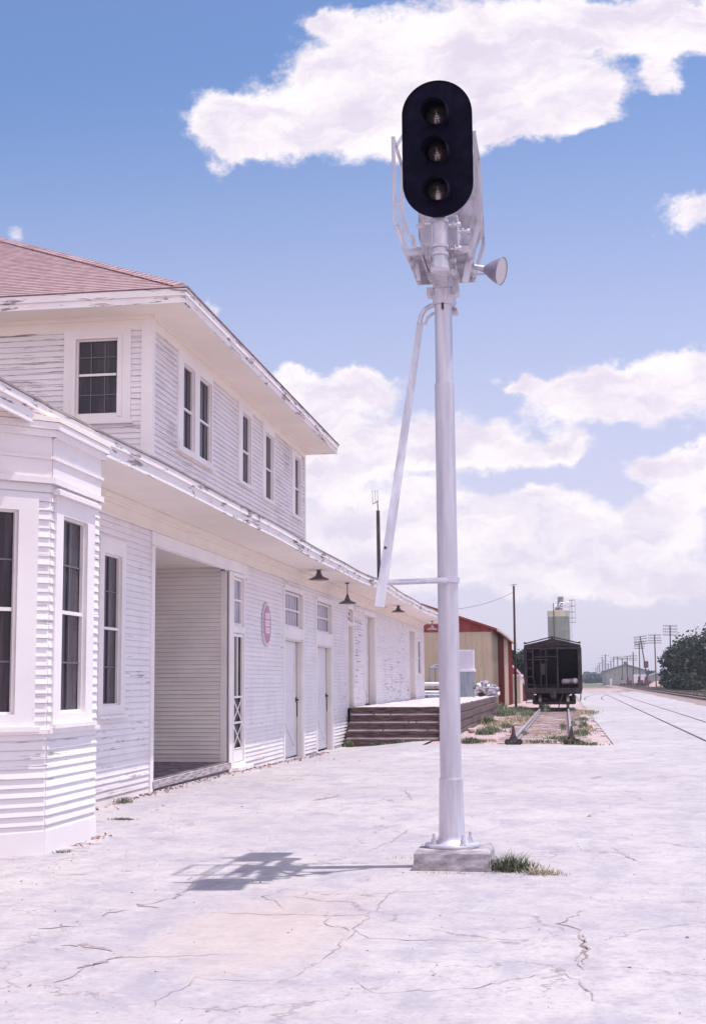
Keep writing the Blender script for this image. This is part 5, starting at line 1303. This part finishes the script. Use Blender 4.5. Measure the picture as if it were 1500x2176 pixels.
tuft('grass_tuft', 262,1706,.16,.22,150,.10,'small green tuft at the wall foot beside the breezeway corner',seed=4)
tuft('grass_tuft', 262,1742,.20,.12,260,.035,'flat green weed patch on the paving near the bay',seed=5)
tuft('grass_tuft', 130,1812,.10,.10,60,.04,'dark scrap of weeds at the foot of the bay window',seed=6)
tuft('grass_tuft', 855,1824,.16,.04,16,.03,'tiny weeds at the left side of the signal footing',seed=7)
# weeds in the ballast
wd_ = MB(); sd_ = MB(); rr = random.Random(77)
def weeds(px2, py2, rx, ry, n, h, dry=False, w=.014):
    c = GP(px2,py2); blades(sd_ if dry else wd_, c.x, c.y, rx, ry, n, h, rr, .45, w)
for a in [(1000,1578,.35,.5,420,.16),(1040,1555,.45,1.2,520,.20),(1030,1560,.3,.8,200,.2),(1075,1545,.25,1.5,260,.16),(1037,1538,.28,1.6,420,.32),(1062,1512,.5,4,900,.45),(1075,1520,.5,3,500,.35),(1100,1512,.9,5,900,.30),(1120,1520,.4,4,420,.25),(1160,1512,.3,1.5,260,.45),
          (1180,1570,.3,.5,120,.12),(1150,1578,.7,.3,120,.10),(1200,1575,.16,.5,200,.18),(1222,1582,.28,.25,320,.16),(1250,1583,.4,.4,120,.10),(1235,1560,.3,1.5,180,.18),(1240,1545,.2,1,120,.25),(1215,1540,.15,2,150,.15),(1195,1545,.12,3,160,.15),(1110,1560,.12,1.5,150,.12),(1238,1530,.3,3,160,.15),(1255,1515,.5,4,200,.15)]:
    weeds(*a)
for a in [(1100,1530,.9,6,700,.16),(1060,1540,.6,5,600,.14),(1020,1575,.5,1,300,.08),(1240,1515,.7,6,600,.16),(1160,1560,.8,3,260,.06),(1250,1550,.3,4,260,.1),(1040,1500,.8,6,500,.2)]: weeds(*a, True)
for (x,y,rx,ry,n,h) in [(-5.9,38.3,.15,.1,90,.2),(-5.2,38.35,.3,.08,80,.1),(-4.6,38.35,.25,.08,110,.13),(-4.0,38.35,.5,.08,60,.08),(-3.2,39.5,.1,.7,80,.15)]: blades(wd_, x,y,rx,ry,n,h,rr,.4,.012)
o = wd_.build('weeds', m_grass, fix=False); tag(o, 'green weeds growing in the pink ballast and along the timbers', 'weeds', kind='stuff')
o = sd_.build('dry_grass', m_straw, fix=False); tag(o, 'dry straw coloured grass in the ballast around the stub track', 'grass', kind='stuff')
fb = MB(); rr = random.Random(78)
for k in range(9000):
    y = 90+rr.random()**1.3*420; x = 15.6+.0147*y+abs(rr.gauss(0,3.2)) if rr.random() < .8 else 11.8+.0147*y+rr.gauss(0,.5)
    h = rr.uniform(.15,.5); s = rr.uniform(.03,.09); th = rr.uniform(0,3.14); d = Vector((math.cos(th),math.sin(th)*.3,0))*s
    p = Vector((x,y,-.05)); fb.add([p-d,p+d,p+d*.3+Z3*h+Vector((rr.uniform(-.1,.1),0,0))],[(0,1,2)])
o = fb.build('trackside_grass', m_grass, fix=False); tag(o, 'rough trackside grass between the main line and the warehouse', 'grass', kind='stuff')
# small stone by the platform and drain cover by the wall
c = GP(1001,1556); b = MB(); vs = []; n = 10
for a in range(6):
    for j in range(n):
        ph = math.pi*a/5; th = 2*math.pi*j/n; q = Vector((math.sin(ph)*math.cos(th)*.13,math.sin(ph)*math.sin(th)*.12,math.cos(ph)*.09)); vs.append(c+Z3*.06+q*(1+.3*mn.noise(q*9)))
b.add(vs,[(a*n+j,a*n+(j+1)%n,(a+1)*n+(j+1)%n,(a+1)*n+j) for a in range(5) for j in range(n)]); o = b.build('stone', m_brick, None, True, 0, c); tag(o, 'small reddish stone lying beside the platform timbers', 'stone')

b = MB(); rr = random.Random(91)
for k in range(1500):
    y = 6.2+rr.random()**1.5*26; x = rr.uniform(-5.6, 1.2+y*.16); 
    if rr.random() < .45: x = -4.9+abs(rr.gauss(0,1.0)) if y < 14.5 else -5.9+abs(rr.gauss(0,1.1))
    q = rr.uniform(.003,.012)*(1+(rr.random()<.04)*1.6); z = gz(x,y); p = Vector((x,y,z))
    a = [p+Vector((rr.uniform(-q,q)*1.5, rr.uniform(-q,q)*1.5, -.001)) for _ in range(3)]+[p+Z3*q*rr.uniform(.4,1)]
    b.add(a, [(0,1,3),(1,2,3),(2,0,3)])
o = b.build('grit', m_brick); tag(o, 'loose grit and pebbles scattered over the paving', 'grit', kind='stuff')
b = MB(); b.box(-2700, 2700, -560, 2700, -1.3, 15.5)
hm = bpy.data.materials.new('haze_air'); hm.use_nodes = True; hn = hm.node_tree; hn.nodes.clear()
pv = hn.nodes.new('ShaderNodeVolumePrincipled'); pv.inputs['Color'].default_value = rgb(.78,.82,1.0); pv.inputs['Density'].default_value = .00024; pv.inputs['Anisotropy'].default_value = .2
ho_ = hn.nodes.new('ShaderNodeOutputMaterial'); hn.links.new(pv.outputs[0], ho_.inputs['Volume'])
hz_ = b.build('haze', hm); hz_['kind'] = 'stuff'
